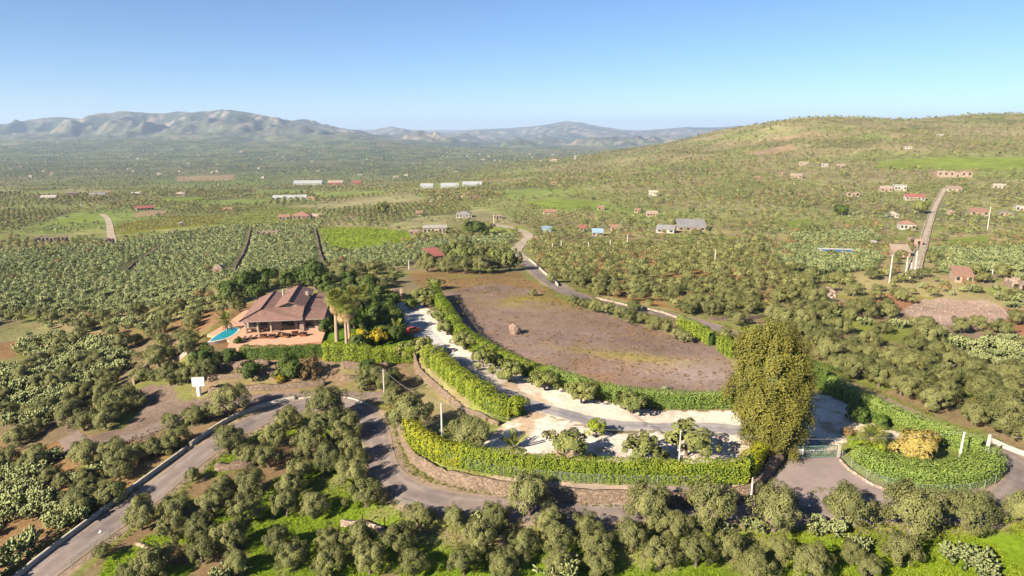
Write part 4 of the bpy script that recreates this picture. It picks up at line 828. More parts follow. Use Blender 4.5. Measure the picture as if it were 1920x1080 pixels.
def free(x, y, pad=0):
    ok = np.ones(len(x), bool)
    for P in OPEN: ok &= ~inpoly(x, y, P)
    for P, d in ROADS:
        m = (y < 1200); dd = np.full(len(x), 1e9); dd[m] = seg_dist(x[m], y[m], P)[0]; ok &= dd > d + pad
    for hx, hy, hr in HOUSES:
        v = np.array([-hx, -hy]) / math.hypot(hx, hy); ax, ay = x - hx, y - hy; along = ax * v[0] + ay * v[1]; across = abs(ax * v[1] - ay * v[0])
        ok &= ~((across < hr * .8) & (along > -hr) & (along < hr * .7))
    return ok
def jgrid(x0, x1, y0, y1, sp, ang=0.0, jit=.35, sy=None):
    sy = sy or sp; R = max(x1 - x0, y1 - y0); cx, cyy = (x0 + x1) / 2, (y0 + y1) / 2
    u, v = np.meshgrid(np.arange(-R, R, sp), np.arange(-R, R, sy)); u = u.ravel() + RNG.uniform(-jit, jit, u.size) * sp; v = v.ravel() + RNG.uniform(-jit, jit, v.size) * sy
    x = cx + u * math.cos(ang) - v * math.sin(ang); y = cyy + u * math.sin(ang) + v * math.cos(ang)
    m = (x > x0) & (x < x1) & (y > y0) & (y < y1); return x[m], y[m]
def infov(x, y, margin=1.0): return np.abs(x) < .78 * y * margin + 12
def scatter_all():
    tr = []; ca = []
    # cactus parcels: clumps in tight rows
    for k, P in enumerate(CACT):
        xs = [p[0] for p in P]; ys = [p[1] for p in P]; near = max(ys) < 190
        x, y = jgrid(min(xs), max(xs), min(ys), max(ys), 2.9 if near else 2.4, [.5, .1, .3, .2, .3, .1, .7, .7][k], .3, 2.9 if near else 3.0)
        ok = inpoly(x, y, P) & free(x, y) & infov(x, y)
        dn = fbm(x / 16, y / 16, 3, 60 + k); ok &= dn > (.40 if near else .2)
        x, y = x[ok], y[ok]
        isT = RNG.random(len(x)) < ((.16 if k == 6 else .05) if near else .012)
        ca.append(np.column_stack([x, y, RNG.uniform(.75, 1.25, len(x)) * (1 if near else .84)])[~isT]); tr.append(np.column_stack([x, y, RNG.uniform(.55, .95, len(x)), np.zeros(len(x))])[isT])
    incact = lambda x, y: np.any([inpoly(x, y, P) for P in CACT], axis=0)
    # planted grove in the middle
    x, y = jgrid(0, 170, 150, 330, 4.6, .35, .2); ok = inpoly(x, y, OLIVEMID) & free(x, y) & (RNG.random(len(x)) < .95); tr.append(np.column_stack([x, y, RNG.uniform(.66, .92, len(x)), np.ones(len(x))])[ok])
    x, y = jgrid(30, 170, 70, 200, 5.0, .5, .3); ok = inpoly(x, y, OLIVERIGHT) & free(x, y) & (fbm(x / 11, y / 11, 3, 71) > .36); tr.append(np.column_stack([x, y, RNG.uniform(.75, 1.2, len(x)), np.full(len(x), 2)])[ok])
    # rough land everywhere else, thinning with distance and with the ground's own patchiness
    for y0, y1, sp in ((60, 330, 4.4), (330, 640, 5.4), (640, 1150, 7.5), (1150, 1900, 11), (1900, 3000, 16), (3000, 5200, 34)):
        x, y = jgrid(-.8 * y1, .8 * y1, y0, y1, sp, .25, .42); ok = infov(x, y); x, y = x[ok], y[ok]
        ok = free(x, y) & ~incact(x, y) & ~inpoly(x, y, OLIVEMID) & ~inpoly(x, y, OLIVERIGHT)
        if 330 <= y0 < 1150:                         # the valley side is planted: rows whose direction changes from parcel to parcel
            keep = x > 40 + 60 * (fbm(x / 90, y / 90, 2, 97) - .5); ok &= keep
            for q_, (an, sr, sc_) in enumerate(((.30, 4.6, 8.0), (1.15, 4.2, 7.0), (-.45, 5.0, 6.5))):
                a_, b_ = jgrid(-.8 * y1, 110, y0, y1, sr * (1 if y0 < 600 else 1.4), an, .1, sc_ * (1 if y0 < 600 else 1.4)); w0 = infov(a_, b_); a_, b_ = a_[w0], b_[w0]
                pd = cells(a_, b_, 75, 120, .35, 200); w0 = free(a_, b_) & ~incact(a_, b_) & ~inpoly(a_, b_, OLIVEMID) & (a_ <= 40 + 60 * (fbm(a_ / 90, b_ / 90, 2, 97) - .5)) & ((pd * 7.3 % 1 * 3).astype(int) == q_)
                w0 &= RNG.random(len(a_)) < np.where(pd < .3, .05, np.where(pd < .42, .55, .93)); n0 = w0.sum(); tr.append(np.column_stack([a_[w0], b_[w0], RNG.uniform(.5, .72, n0) * np.where(pd[w0] > .75, 1.25, 1) * (1 if y0 < 600 else 1.35), np.full(n0, 3)]))
        pid = cells(x, y, 75, 120, .35, 200); dens = .30 + .75 * (fbm(x / 45, y / 45, 4, 81) - .25) + .35 * (pid - .5)
        ok &= RNG.random(len(x)) < np.where(y < 330, dens * .95 + .12, np.where(x > 60, dens * 1.15 + .1, dens * 1.2 + .12)) + np.where((x < -20) & (y < 230), .16, 0)
        n = ok.sum(); big = RNG.random(n) < .06
        tr.append(np.column_stack([x[ok], y[ok], RNG.uniform(.4, .88, n) * np.where(big, 1.5, 1) * (1 if sp < 6 else 1.25 if sp < 12 else 1.7 if sp < 20 else 3.0), np.full(n, 3)]))
        if y1 <= 640:                                # stray cactus between the trees
            m = free(x, y) & ~incact(x, y) & (fbm(x / 30, y / 30, 3, 91) > .52) & (RNG.random(len(x)) < .5); ca.append(np.column_stack([x[m], y[m] + 1.8, RNG.uniform(.6, 1.1, m.sum())]))
    return np.concatenate(tr), np.concatenate(ca)

def lod_cloud(kind, pts, nq, size, rs, W=.55):
    """joined crowns of many distant plants: nq faces each"""
    n = len(pts); x, y, s = pts[:, 0], pts[:, 1], pts[:, 2]; z = T(x, y); rx, rz, cz = kind
    d = unit(n * nq, rs); d[:, 2] = np.where(d[:, 2] < -.3, -d[:, 2], d[:, 2]); r = rs.uniform(.68, 1.05, n * nq)[:, None]
    lump = 1 + .22 * np.sin(d[:, :1] * 4 + np.repeat(rs.uniform(0, 6, n), nq)[:, None]) * np.cos(d[:, 1:2] * 5 + np.repeat(rs.uniform(0, 6, n), nq)[:, None])
    S = np.repeat(s, nq)[:, None]; ctr = np.repeat(np.column_stack([x, y, z]), nq, 0); ctr[:, 2] += np.repeat(s * cz, nq)
    P = ctr + d * r * lump * S * np.array([rx, rx, rz]); q = d * .9 + unit(n * nq, rs) * .5; q /= np.linalg.norm(q, axis=1)[:, None]
    V, F = leaf_quads(P, q, (size * S[:, 0]) * rs.uniform(.7, 1.3, n * nq), size * W * S[:, 0], rs)
    return V, F, np.repeat(np.clip(np.repeat(rs.uniform(0, .55, n), nq) + rs.uniform(0, .35, n * nq), 0, 1), 4)
def stuff(name, label, m, chunks, cat=None):
    V = []; F = []; Tt = []; k = 0
    for v, f, t in chunks: V.append(v); F.append(f + k); Tt.append(t); k += len(v)
    o = obj(name, meshdata(name, np.concatenate(V), np.concatenate(F), m, np.concatenate(Tt))); tag(o, label, cat, kind='stuff'); return o
def place_scatter():
    tr, ca = scatter_all(); rs = np.random.default_rng(99)
    pz = T(tr[:, 0], tr[:, 1]); px, py, d = project(tr[:, 0], tr[:, 1], pz); tr = np.column_stack([tr, px, py, d])
    pz = T(ca[:, 0], ca[:, 1]); px, py, d = project(ca[:, 0], ca[:, 1], pz); ca = np.column_stack([ca, px, py, d])
    vis = lambda a, i: (a[:, i] > -40) & (a[:, i] < 1960) & (a[:, i + 1] > 200) & (a[:, i + 1] < 1150)
    tr = tr[vis(tr, 4)]; ca = ca[vis(ca, 3)]
    tr = tr[np.argsort(tr[:, 6] / tr[:, 2])]; ca = ca[np.argsort(ca[:, 5] / ca[:, 2])]
    zl = {0: ('olive among the left slope cactus', 'olives among the cactus'), 1: ('olive in the planted grove beyond the field', 'olives of the planted grove'), 2: ('olive in the grove right of the conifer', 'olives of the right grove')}
    nt = 230; BATCH = {}
    for r in tr[:nt]:
        k = int(r[3])
        if k in zl: lab, g = zl[k]
        elif r[4] < 760: lab, g = 'scrub tree left of the villa', 'scrub trees left of the villa'
        else: lab, g = 'olive on rough ground beyond the right road', 'olives on the rough ground at right'
        BATCH.setdefault((g, lab), []).append((r[4], r[5], tree('olive', r[0], r[1], r[2], lab, group=g, sz=random.uniform(.85, 1.1))))
    for r in ca[:280]:
        if r[3] < 760 and r[4] > 860: lab, g = 'prickly pear in the lower left corner bank', 'cactus of the corner bank'
        elif r[3] < 760: lab, g = 'prickly pear on the slope left of villa', 'cactus left of the villa'
        else: lab, g = 'prickly pear beyond the right road', 'cactus on the right'
        BATCH.setdefault((g, lab), []).append((r[3], r[4], cactus(r[0], r[1], r[2], lab, g)))
    for (g, lab), L_ in BATCH.items():              # say which one: its row counted from the front, its place in that row
        rank(L_, lab, 16 if len(L_) > 160 else 12)
    allr = tr[nt:]; u_ = .65 * rs.random(len(allr)) + .35 * fbm(allr[:, 0] / 25, allr[:, 1] / 25, 2, 66); G_ = u_ < .22; Y_ = u_ > .72; rest = allr[~G_ & ~Y_]; D = rest[:, 6]; K = (2.3, 1.7, 2.1); LV = ((0, 260, 330, .62), (260, 420, 130, .85), (420, 700, 46, 1.25), (700, 1150, 20, 1.8), (1150, 9e9, 9, 2.6))
    ch = []
    for lo, hi, nq, sz in LV:
        q = rest[(D >= lo) & (D < hi)]
        if len(q): ch.append(lod_cloud(K, q, nq, sz, rs))
    stuff('distant_olive_groves', 'countless grey green olive trees dotting the middle distance and hillside', M['olive'], ch)
    for mm, nm, lab, msk in ((M['citrus'], 'distant_green_trees', 'greener carob and almond trees mixed through the distant groves', G_), (M['brown'], 'distant_dry_scrub', 'dry yellowish scrub mixed through the distant groves', Y_)):
        ch = []
        for lo, hi, nq, sz in LV:
            q = allr[msk & (allr[:, 6] >= lo) & (allr[:, 6] < hi)]
            if len(q): q = q.copy(); q[:, 2] *= .8; ch.append(lod_cloud(K, q, nq, sz, rs))
        stuff(nm, lab, mm, ch)
    rest = ca[280:]; D = rest[:, 5]; K = (1.35, 1.15, 1.0); ch = []
    for lo, hi, nq, sz in ((0, 230, 130, .5), (230, 330, 70, .62), (330, 9e9, 30, .9)):
        q = rest[(D >= lo) & (D < hi)]
        if len(q): ch.append(lod_cloud(K, q, nq, sz, rs, .7))
    stuff('prickly_pear_fields', 'dense parcels of prickly pear cactus in the middle distance', M['cactus'], ch)
    print('SCATTER', len(tr), len(ca))

# ------------------------------------------------------------------ grass and vineyard rows
def grass():
    rs = np.random.default_rng(31); P = []
    for A, n in ((GROVE, 52000), (LAWN_R, 30000)):
        xs = [p[0] for p in A]; ys = [p[1] for p in A]; x = rs.uniform(min(xs), max(xs), n); y = rs.uniform(max(55, min(ys)), max(ys), n)
        ok = inpoly(x, y, A) & infov(x, y) & (fbm(x / 9, y / 9, 4, 101) < .62); P.append(np.column_stack([x, y])[ok])
    P = np.concatenate(P); n = len(P); z = T(P[:, 0], P[:, 1]); h = rs.uniform(.08, .26, n); a = rs.uniform(0, 6.283, n); b = rs.uniform(0, 6.283, n); w_ = .13
    dx, dy = np.cos(a) * w_, np.sin(a) * w_; lx, ly = np.cos(b) * h * .7, np.sin(b) * h * .7
    V = np.stack([np.column_stack([P[:, 0] - dx, P[:, 1] - dy, z - .02]), np.column_stack([P[:, 0] + dx, P[:, 1] + dy, z - .02]), np.column_stack([P[:, 0] + dx * .4 + lx, P[:, 1] + dy * .4 + ly, z + h])], 1).reshape(-1, 3)
    stuff('grass', 'bright green grass under the foreground olives', M['grassleaf'], [(V, np.arange(3 * n).reshape(-1, 3), np.repeat(rs.uniform(0, .9, n), 3))])
grass()
def rows_in(name, P, ang, sp, m, label, h=.9, nq=3):
    rs = np.random.default_rng(17); xs = [p[0] for p in P]; ys = [p[1] for p in P]; x, y = jgrid(min(xs), max(xs), min(ys), max(ys), 1.3, ang, .15, sp)
    ok = inpoly(x, y, P); pts = np.column_stack([x[ok], y[ok], np.full(ok.sum(), 1.0)]); stuff(name, label, m, [lod_cloud((.75, h * .6, h * .55), pts, nq, .95, rs)])
rows_in('vines', GREENF, 1.25, 4.2, M['vine'], 'rows of bright green vines in the field behind the cactus')
rows_in('vines', VINE_L, 1.0, 6.5, M['olive'], 'rows of young trees in the far left field', 1.6, 4)
rows_in('vines', VINE_C, 1.15, 7.5, M['olive'], 'rows of pale young trees in the far centre field', 1.8, 4)
def weeds():
    rs = np.random.default_rng(41); ch = []
    x = rs.uniform(-30, 60, 5000); y = rs.uniform(100, 200, 5000); n = fbm(x / 2.2, y / 2.2, 3, 103) * .45 + fbm(x / 30, y / 30, 4, 102) * .55
    ok = inpoly(x, y, FIELD) & (n > .52); pts = np.column_stack([x, y, rs.uniform(.15, .4, len(x))])[ok]; ch.append(lod_cloud((1, .6, .3), pts, 10, .7, rs))
    pts = np.column_stack([x, y, rs.uniform(.2, .45, len(x))])[inpoly(x, y, FIELDBACK)][:700]; ch.append(lod_cloud((1, .5, .25), pts, 10, .7, rs))
    stuff('weeds', 'dry brown weeds tufting the bare field', M['brown'], ch)
weeds()
def verge():
    rs = np.random.default_rng(53); C = resample(ROAD, .35); Nn = normals(C); k = len(C); P = []
    for s in (-1, 1):
        for rep in range(3):
            w_ = rs.uniform(2.55, 4.4, k); q = C + Nn * (s * w_)[:, None]; keep = (fbm(np.arange(k) * .35 / 6, np.full(k, 5. * s), 3, 57) > .42) & (C[:, 1] < 190) & (rs.random(k) < .6); P.append(q[keep])
    q = resample(off_(WALL_F, -.6), .3); P += [q + rs.normal(0, .15, q.shape)]
    P = np.concatenate(P); stuff('verge_weeds', 'green and straw weeds along the road verges', M['verge'], [lod_cloud((1.0, .8, .35), np.column_stack([P, rs.uniform(.12, .36, len(P))]), 9, .9, rs, .35)])
def off_(pts, d): C = resample(pts, 1.5); return [tuple(p) for p in C + normals(C) * d]
M['verge'] = leafmat('verge_weed_blades', (.10, .14, .02), (.27, .23, .07), .3)
verge()
def low_scrub():
    rs = np.random.default_rng(59); x = rs.uniform(-190, 210, 30000); y = rs.uniform(62, 290, 30000); ok = infov(x, y) & free(x, y) & (fbm(x / 7, y / 7, 3, 63) > .47); x, y = x[ok][:7000], y[ok][:7000]; n = len(x); k = rs.random(n) < .5; s = rs.uniform(.12, .42, n)
    for nm, m_, lab, w_ in (('dry_grass', M['brown'], 'dry straw tufts over the rough slopes', k), ('low_scrub', M['verge'], 'low green weeds over the rough slopes', ~k)): stuff(nm, lab, m_, [lod_cloud((1.2, .8, .3), np.column_stack([x, y, s])[w_], 11, .8, rs, .3)])

# ------------------------------------------------------------------ walls, fences, gate
o = wall_along('retaining_wall', WALL_F, 2.25, .5, M['stone'], 'curved brown stone retaining wall under the front hedge', base=1, jit=.08, h1=2.0)
wall_along('retaining_wall', WALL_D, 2.3, .5, M['stone'], 'slanting brown stone retaining wall under the thick hedge', base=1, jit=.08, h1=.7)
for pts, lab, h in (([(392, 735), (460, 732), (540, 728), (610, 722)], 'lowest dry stone terrace wall beside the white sign', .9), ([(390, 712), (450, 708), (520, 704), (590, 702)], 'middle dry stone terrace wall below the villa', .9), ([(412, 694), (450, 690), (505, 686)], 'upper dry stone terrace wall below the dark hedge', 1.3), ([(640, 690), (690, 692), (730, 688)], 'pale stone terrace wall below the lighter hedge', 1.2), ([(640, 712), (700, 716)], 'short stone wall near the slim pole', .9)):
    wall_along('terrace_wall', [at(*p) for p in pts], h, .6, M['stone'], lab, jit=.12)
wall_along('road_wall', [at(*p) for p in [(-20, 1130), (40, 1078), (120, 1015), (213, 945), (290, 888), (352, 842)]], .65, .35, M['concrete'], 'long low concrete wall along the lower road', jit=.01)
wall_along('road_wall', [at(*p) for p in [(356, 838), (418, 796), (480, 768), (556, 748)]], .7, .4, M['concrete'], 'pale low wall along the road up to the bend', jit=.01)
wall_along('road_wall', [at(*p) for p in [(560, 748), (610, 744), (660, 748), (690, 760)]], .22, .3, M['concrete'], 'pale kerb wall over the top of the bend', jit=.01)
wall_along('road_wall', [at(*p) for p in [(1858, 828), (1890, 843), (1940, 862)]], .7, .35, M['concrete'], 'pale wall on the far side of the right hand road', jit=.01)
wall_along('road_wall', [at(*p) for p in [(1118, 560), (1160, 570), (1190, 578)]], .5, .4, M['ruin'], 'pale wall beside the far road, left stretch', jit=.03); wall_along('road_wall', [at(*p) for p in [(1205, 578), (1240, 587), (1270, 597)]], .5, .4, M['ruin'], 'pale wall beside the far road, right stretch', jit=.03)
wall_along('road_wall', [at(*p) for p in [(992, 488), (1012, 505), (1035, 525), (1046, 537)]], .8, .4, M['cream'], 'cream wall along the far road bend', jit=.03)
wall_along('terrace_wall', [at(*p) for p in [(305, 683), (335, 675), (362, 668)]], .8, .5, M['pink'], 'pinkish wall closing the pool side path', jit=.04)
wall_along('garden_wall', [at(*p) for p in [(252, 722), (262, 705), (280, 692)]], 1.2, .4, M['pink'], 'curved dark wall beside the sunken track', jit=.04)
wall_along('stone_wall', [at(*p) for p in [(405, 880), (440, 878), (478, 872)]], .7, 1.2, M['stone'], 'broken heap of wall stones in the foreground grove', jit=.2)
wall_along('stone_wall', [at(*p) for p in [(255, 1020), (285, 1033), (315, 1048)]], .35, .4, M['ruin'], 'short pale wall lying in the lower grove', jit=.08)
wall_along('stone_wall', [at(*p) for p in [(640, 985), (690, 985), (720, 1003)]], .7, .5, M['ruin'], 'pale rubble wall beside the grove entrance', jit=.12)
for i, s in enumerate((-1, 1)):
    C = resample(LANE, 6.); Nn = normals(C); wall_along('lane_wall', [tuple(p) for p in C + Nn * s * 1.8], .4, .5, M['lane'], ('right' if s < 0 else 'left') + ' stone wall of the lane up the hillside', step=3, jit=.15)
for pts, lab in (([(1330, 600), (1400, 600), (1470, 585)], 'low lava stone wall edging the planted grove'), ([(440, 510), (455, 480), (466, 450), (470, 432)], 'dark lava stone wall between two cactus parcels, centre'), ([(235, 512), (270, 485), (300, 462)], 'dark lava stone wall between two cactus parcels, left'), ([(610, 500), (600, 470), (592, 430)], 'dark lava stone wall beside the vine field')):
    wall_along('stone_wall', [at(*p) for p in pts], .6, .6, M['lava'], lab, step=2, jit=.15); ROADS.append(([at(*p) for p in pts], 2.2))

def fence(pts, h, label, post=2.6, base=0.0, mesh=M['galv']):
    C = resample(pts, .5); root = empty('wire_fence', (C[0, 0], C[0, 1], t1(*C[0]))); tag(root, label, 'fence'); lo = np.array(root.location); zb = T(C[:, 0], C[:, 1]) + base
    b = MB(); r = .012
    for i in range(len(C) - 1):
        p, q = C[i], C[i + 1]
        for k in range(int(h / .25)):
            z0, z1 = k * .25, k * .25 + .25
            for a_, c_ in ((z0, z1), (z1, z0)):
                A = np.array([p[0], p[1], zb[i] + a_]) - lo; B_ = np.array([q[0], q[1], zb[i + 1] + c_]) - lo; k0 = len(b.v); b.v += [tuple(A), tuple(A + [0, 0, .02]), tuple(B_ + [0, 0, .02]), tuple(B_)]; b.f.append((k0, k0 + 3, k0 + 2, k0 + 1))
    b.build('wire_mesh', mesh, root)
    pm = MB().tube((0, 0, -.2), (0, 0, h + .08), .035, .035, 6).me('post', M['galv'])
    for i in range(0, len(C), max(1, int(post / .5))): obj('post', pm, root, tuple(np.array([C[i, 0], C[i, 1], zb[i]]) - lo))
    t = MB()
    for i in range(len(C) - 1): t.tube(tuple(np.array([*C[i], zb[i] + h]) - lo), tuple(np.array([*C[i + 1], zb[i + 1] + h]) - lo), .02, .02, 4, False)
    t.build('top_rail', M['galv'], root)
def off(pts, d): C = resample(pts, 1.5); return [tuple(p) for p in C + normals(C) * d]
fence(off(WALL_F[1:-1], .95), 1.3, 'wire mesh fence along the top of the curved retaining wall', base=.1)
fence([at(*p) for p in [(1578, 862), (1600, 884), (1640, 906), (1690, 920), (1760, 928), (1835, 922), (1875, 900), (1872, 870)]], 1.4, 'wire mesh fence round the outside of the corner hedge')
fence([at(*p) for p in [(742, 945), (790, 958), (850, 970), (930, 975)]], 1.0, 'rusty thin wire fence along the grove side of the road', mesh=M['steel'])
fence([at(*p) for p in [(135, 1064), (180, 1030), (215, 1000)]], 1.1, 'thin wire fence beside the lowest stretch of road', mesh=M['steel'])

def gate():
    a = at(1483, 862); b_ = at(1568, 858); L_ = math.hypot(b_[0] - a[0], b_[1] - a[1]); rz = math.atan2(b_[1] - a[1], b_[0] - a[0]); z = max(t1(*a), t1(*b_)) + .08
    g = empty('entrance_gate', (a[0], a[1], z), rz); tag(g, 'green metal sliding gate across the estate entrance', 'gate')
    f = MB(); f.box(0, L_, -.05, .05, .08, .2); f.box(0, L_, -.05, .05, 1.75, 1.85)
    for i in range(5): f.box(i * L_ / 4 - .04, i * L_ / 4 + .04, -.055, .055, .08, 1.84)
    f.build('gate_frame', M['metal'], g)
    bar = MB().box(-.014, .014, -.02, .02, .2, 1.75).me('bar', M['metal'])
    for i in range(44): obj('bar', bar, g, ((i + .5) * L_ / 44, 0, 0))
    MB().box(.3, 1.7, -.03, -.06, .55, 1.45).build('white_panel', M['signwhite'], g)
    for x0, lab in ((-.45, 'concrete gate post in the conifer shade'), (L_ + .05, 'concrete gate post beside the corner fence')):
        c = math.cos(rz); s = math.sin(rz); p = empty('gate_post', (a[0] + c * x0, a[1] + s * x0, z - .4), rz); tag(p, lab, 'gate post')
        MB().box(0, .4, -.2, .2, 0, 2.4).build('pillar', M['concrete'], p); MB().box(-.06, .46, -.26, .26, 2.402, 2.5).build('capstone', M['concrete'], p)
gate()
wall_along('gate_wall', [at(*p) for p in [(1412, 925), (1432, 898), (1455, 872), (1472, 862)]], 1.9, .3, M['lava'], 'dark stone side wall curving from the road to the gate', jit=.03)
wall_along('gate_wall', [at(*p) for p in [(1573, 862), (1595, 885), (1635, 910), (1665, 922)]], .4, .35, M['ruin'], 'low cream wall curving right from the gate', jit=.02)

# ------------------------------------------------------------------ utility poles and wires
POLES = {}
def pole(key, px, pyb, pyt, label, r=.14, arm=True, m=None, lean=0.0, group=None):
    x, y = at(px, pyb); z = t1(x, y); d = depth_of(x, y, z); h = (pyb - pyt) * d / FPX / CP_ * .985
    o = empty('utility_pole', (x, y, z)); o.rotation_euler = (0, lean, 0); tag(o, label, 'utility pole', group)
    MB().tube((0, 0, -.5), (0, 0, h), r * 1.15, r * .75, 8).build('shaft', m or M['concrete_pole'], o)
    if arm:
        b = MB(); b.tube((-.42, 0, h - .25), (.42, 0, h - .25), .035, .035, 6)
        b.build('crossarm', M['steel'], o)
        im = MB().tube((0, 0, 0), (0, 0, .16), .045, .03, 6).me('insulator', M['white'])
        for q in (-.38, 0, .38): obj('insulator', im, o, (q, 0, h - .215 if q else h))
    POLES[key] = (x + math.sin(lean) * h, y, z + h)
pole('a', 721, 752, 690, 'slim grey pole beside the dirt track and dark olives', r=.12); pole('b', 829, 824, 752, 'grey concrete pole inside the road bend behind the hedge', r=.15)
pole('c', 1273, 868, 803, 'slim pale pole on the gravel behind the front hedge', r=.1, arm=False); pole('d', 1797, 868, 806, 'leaning pale pole inside the corner hedge', r=.16, arm=False, lean=.04); pole('e', 1843, 866, 811, 'left shaft of the paired concrete poles by the right road', r=.15, arm=False, lean=.08); pole('e2', 1850, 866, 811, 'right shaft of the paired concrete poles by the right road', r=.15, arm=False, lean=-.02)
pole('f', 1408, 938, 892, 'short concrete post at the mouth of the gate apron', r=.13, arm=False)
pole('g', 1667, 533, 478, 'tall pole at the foot of the hillside lane', r=.2); pole('h', 1698, 516, 482, 'pole between the tall pole and the lane', r=.2); pole('i', 1715, 512, 470, 'pole against the lane wall', r=.2); pole('j', 1706, 522, 492, 'shorter pole at the bottom of the lane', r=.18)
for k, (px, b0, t0, lab) in enumerate([(767, 505, 487, 'lone pole at the edge of the cactus field behind the driveway'), (1052, 472, 452, 'pole in the planted grove, first from the far road'), (1036, 474, 456, 'thin pole in the planted grove by the far road'), (1103, 474, 454, 'pole in the planted grove, middle of its line'), (1176, 463, 440, 'pole in the planted grove near the grey roofed barn'), (1144, 468, 450, 'thin pole in the planted grove, right of middle'), (1340, 496, 468, 'pole at the upper edge of the planted grove'), (1851, 432, 388, 'tall pole on the right hillside near the brown roof'), (1858, 530, 505, 'pole near the orange roof at the right edge'), (153, 392, 378, 'pale mast in the far left groves'), (926, 423, 403, 'pole beside the far ruin in the centre')]):
    pole('k%d' % k, px, b0, t0, lab, r=.22 if b0 < 480 else .16)
def wire(a, b_, label, sag=1.0):
    A = Vector(a); B_ = Vector(b_); m = MB(); pr = A
    for i in range(1, 15):
        t = i / 14; q = A.lerp(B_, t) - Vector((0, 0, sag * 4 * t * (1 - t))); m.tube(pr, q, .022, .022, 4, False); pr = q
    tag(m.build('power_line', M['steel']), label, 'cable')
wire(POLES['a'], POLES['b'], 'cable slung from the slim pole to the concrete pole in the bend', .9); wire(POLES['b'], POLES['c'], 'cable from the bend pole over the gravel yard', 1.4); wire(POLES['c'], POLES['d'], 'cable crossing the conifer and gate to the leaning pole', 1.2); wire(POLES['d'], POLES['e'], 'short cable between the poles at the right corner', .2); wire(POLES['e2'], (POLES['e2'][0] + 40, POLES['e2'][1] - 6, POLES['e2'][2]), 'cable leaving the paired poles past the right edge', .6)

# ------------------------------------------------------------------ white sign, boulder, posts, car
def sign():
    x, y = at(374, 741); z = t1(x, y); o = empty('sign_board', (x, y, z), .12); o.scale = (.84, .84, .84); tag(o, 'blank white sign board on a thick white pillar', 'sign')
    MB().tube((0, 0, -.3), (0, 0, 2.1), .42, .42, 14).build('pillar', M['signwhite'], o, smooth=False)
    MB().box(-1.2, 1.25, -.16, .16, 2.102, 4.0).build('board', M['signwhite'], o); f = MB()
    for a in ((-1.24, 1.29, -.18, .18, 4.003, 4.07), (-1.27, -1.203, -.18, .18, 2.08, 4.07), (1.253, 1.32, -.18, .18, 2.08, 4.07)): f.box(*a)
    f.build('board_frame', M['concrete'], o)
sign()
def rock_mesh(name, seed, r, m, sq=(1, 1, 1), det=3):
    import bmesh
    bm = bmesh.new(); bmesh.ops.create_icosphere(bm, subdivisions=det, radius=r); rs = np.random.default_rng(seed); pl = unit(9, rs); of = rs.uniform(.62, .9, 9) * r
    for v in bm.verts:
        p = np.array(v.co)
        for n_, d_ in zip(pl, of):
            k = p @ n_ - d_
            if k > 0: p = p - n_ * k
        v.co = p * np.array(sq) * (1 + .04 * rs.normal())
    me = bpy.data.meshes.new(name); bm.to_mesh(me); bm.free(); me.materials.append(m); return me
x, y = at(965, 625); tag(obj('boulder', rock_mesh('boulder', 11, 1.35, M['rock'], (1.1, .85, 1.15), det=4), None, (x, y, t1(x, y) + .75), .4), 'solitary brown boulder standing on the bare field', 'boulder')
M['lavarock'] = mat('lava_rock', (.12, .085, .065), .95, .3, 1.5, .8, 4)
def rubble(P, n, seed, label, m, smin, smax, name='rubble'):
    rs = np.random.default_rng(seed); base = rock_mesh('stone', seed, 1, m, det=1); bv = np.array([v.co[:] for v in base.vertices]); bf = np.array([p.vertices[:] for p in base.polygons]); xs = [p[0] for p in P]; ys = [p[1] for p in P]; V = []; F = []; k = 0
    x = rs.uniform(min(xs), max(xs), n * 3); y = rs.uniform(min(ys), max(ys), n * 3); ok = inpoly(x, y, P); x, y = x[ok][:n], y[ok][:n]; z = T(x, y)
    for a, b_, c in zip(x, y, z):
        s = rs.uniform(smin, smax); V.append(bv @ np.array(Matrix.Rotation(rs.uniform(0, 6), 3, 'Z')) * s * np.array([1, 1, .7]) + [a, b_, c + s * .2]); F.append(bf + k); k += len(bv)
    tag(obj(name, meshdata(name, np.concatenate(V), np.concatenate(F), m)), label, None, kind='stuff')
rubble(RUBBLEPAD, 620, 8, 'pale rubble strewn over the bare pad at right', M['ruin'], .07, .3); rubble(poly([(1515, 545), (1560, 540), (1570, 560), (1530, 565)]), 130, 9, 'heap of demolition rubble beyond the right grove', M['ruin'], .3, 1.0)
rubble(poly([(180, 845), (225, 830), (290, 800), (300, 815), (240, 850), (190, 870)]), 160, 10, 'lava stones tumbled on the bank below the dirt track', M['lavarock'], .08, .28); rubble(poly([(810, 340 + 25), (905, 355), (905, 372), (800, 380)]), 260, 12, 'pale stones and sheds cluttering the far quarry yard', M['ruin'], .8, 2.6)
for px, pb, lab in ((730, 932, 'dark timber post at the grove entrance, left of a pair'), (738, 933, 'dark timber post at the grove entrance, right of a pair'), (680, 986, 'wooden gate post by the pale rubble wall'), (721, 992, 'wooden gate post right of the rubble wall')):
    x, y = at(px, pb); b = MB(); b.tube((0, 0, -.3), (.04, 0, 1.6), .09, .08, 7); b.tube((.04, 0, 1.6), (.04, 0, 1.66), .08, .03, 7); tag(b.build('timber_post', M['darkwood'], None, (x, y, t1(x, y))), lab, 'post')
x, y = at(187, 998); b = MB(); b.poly([(-.12, -.4, 0), (.12, -.35, 0), (.16, .3, 0), (0, .6, 0), (-.05, .2, 0)]); tag(b.build('road_marking', M['signwhite'], None, (x, y, t1(x, y) + .09), .4), 'white paint mark on the lower road', None, kind='structure')
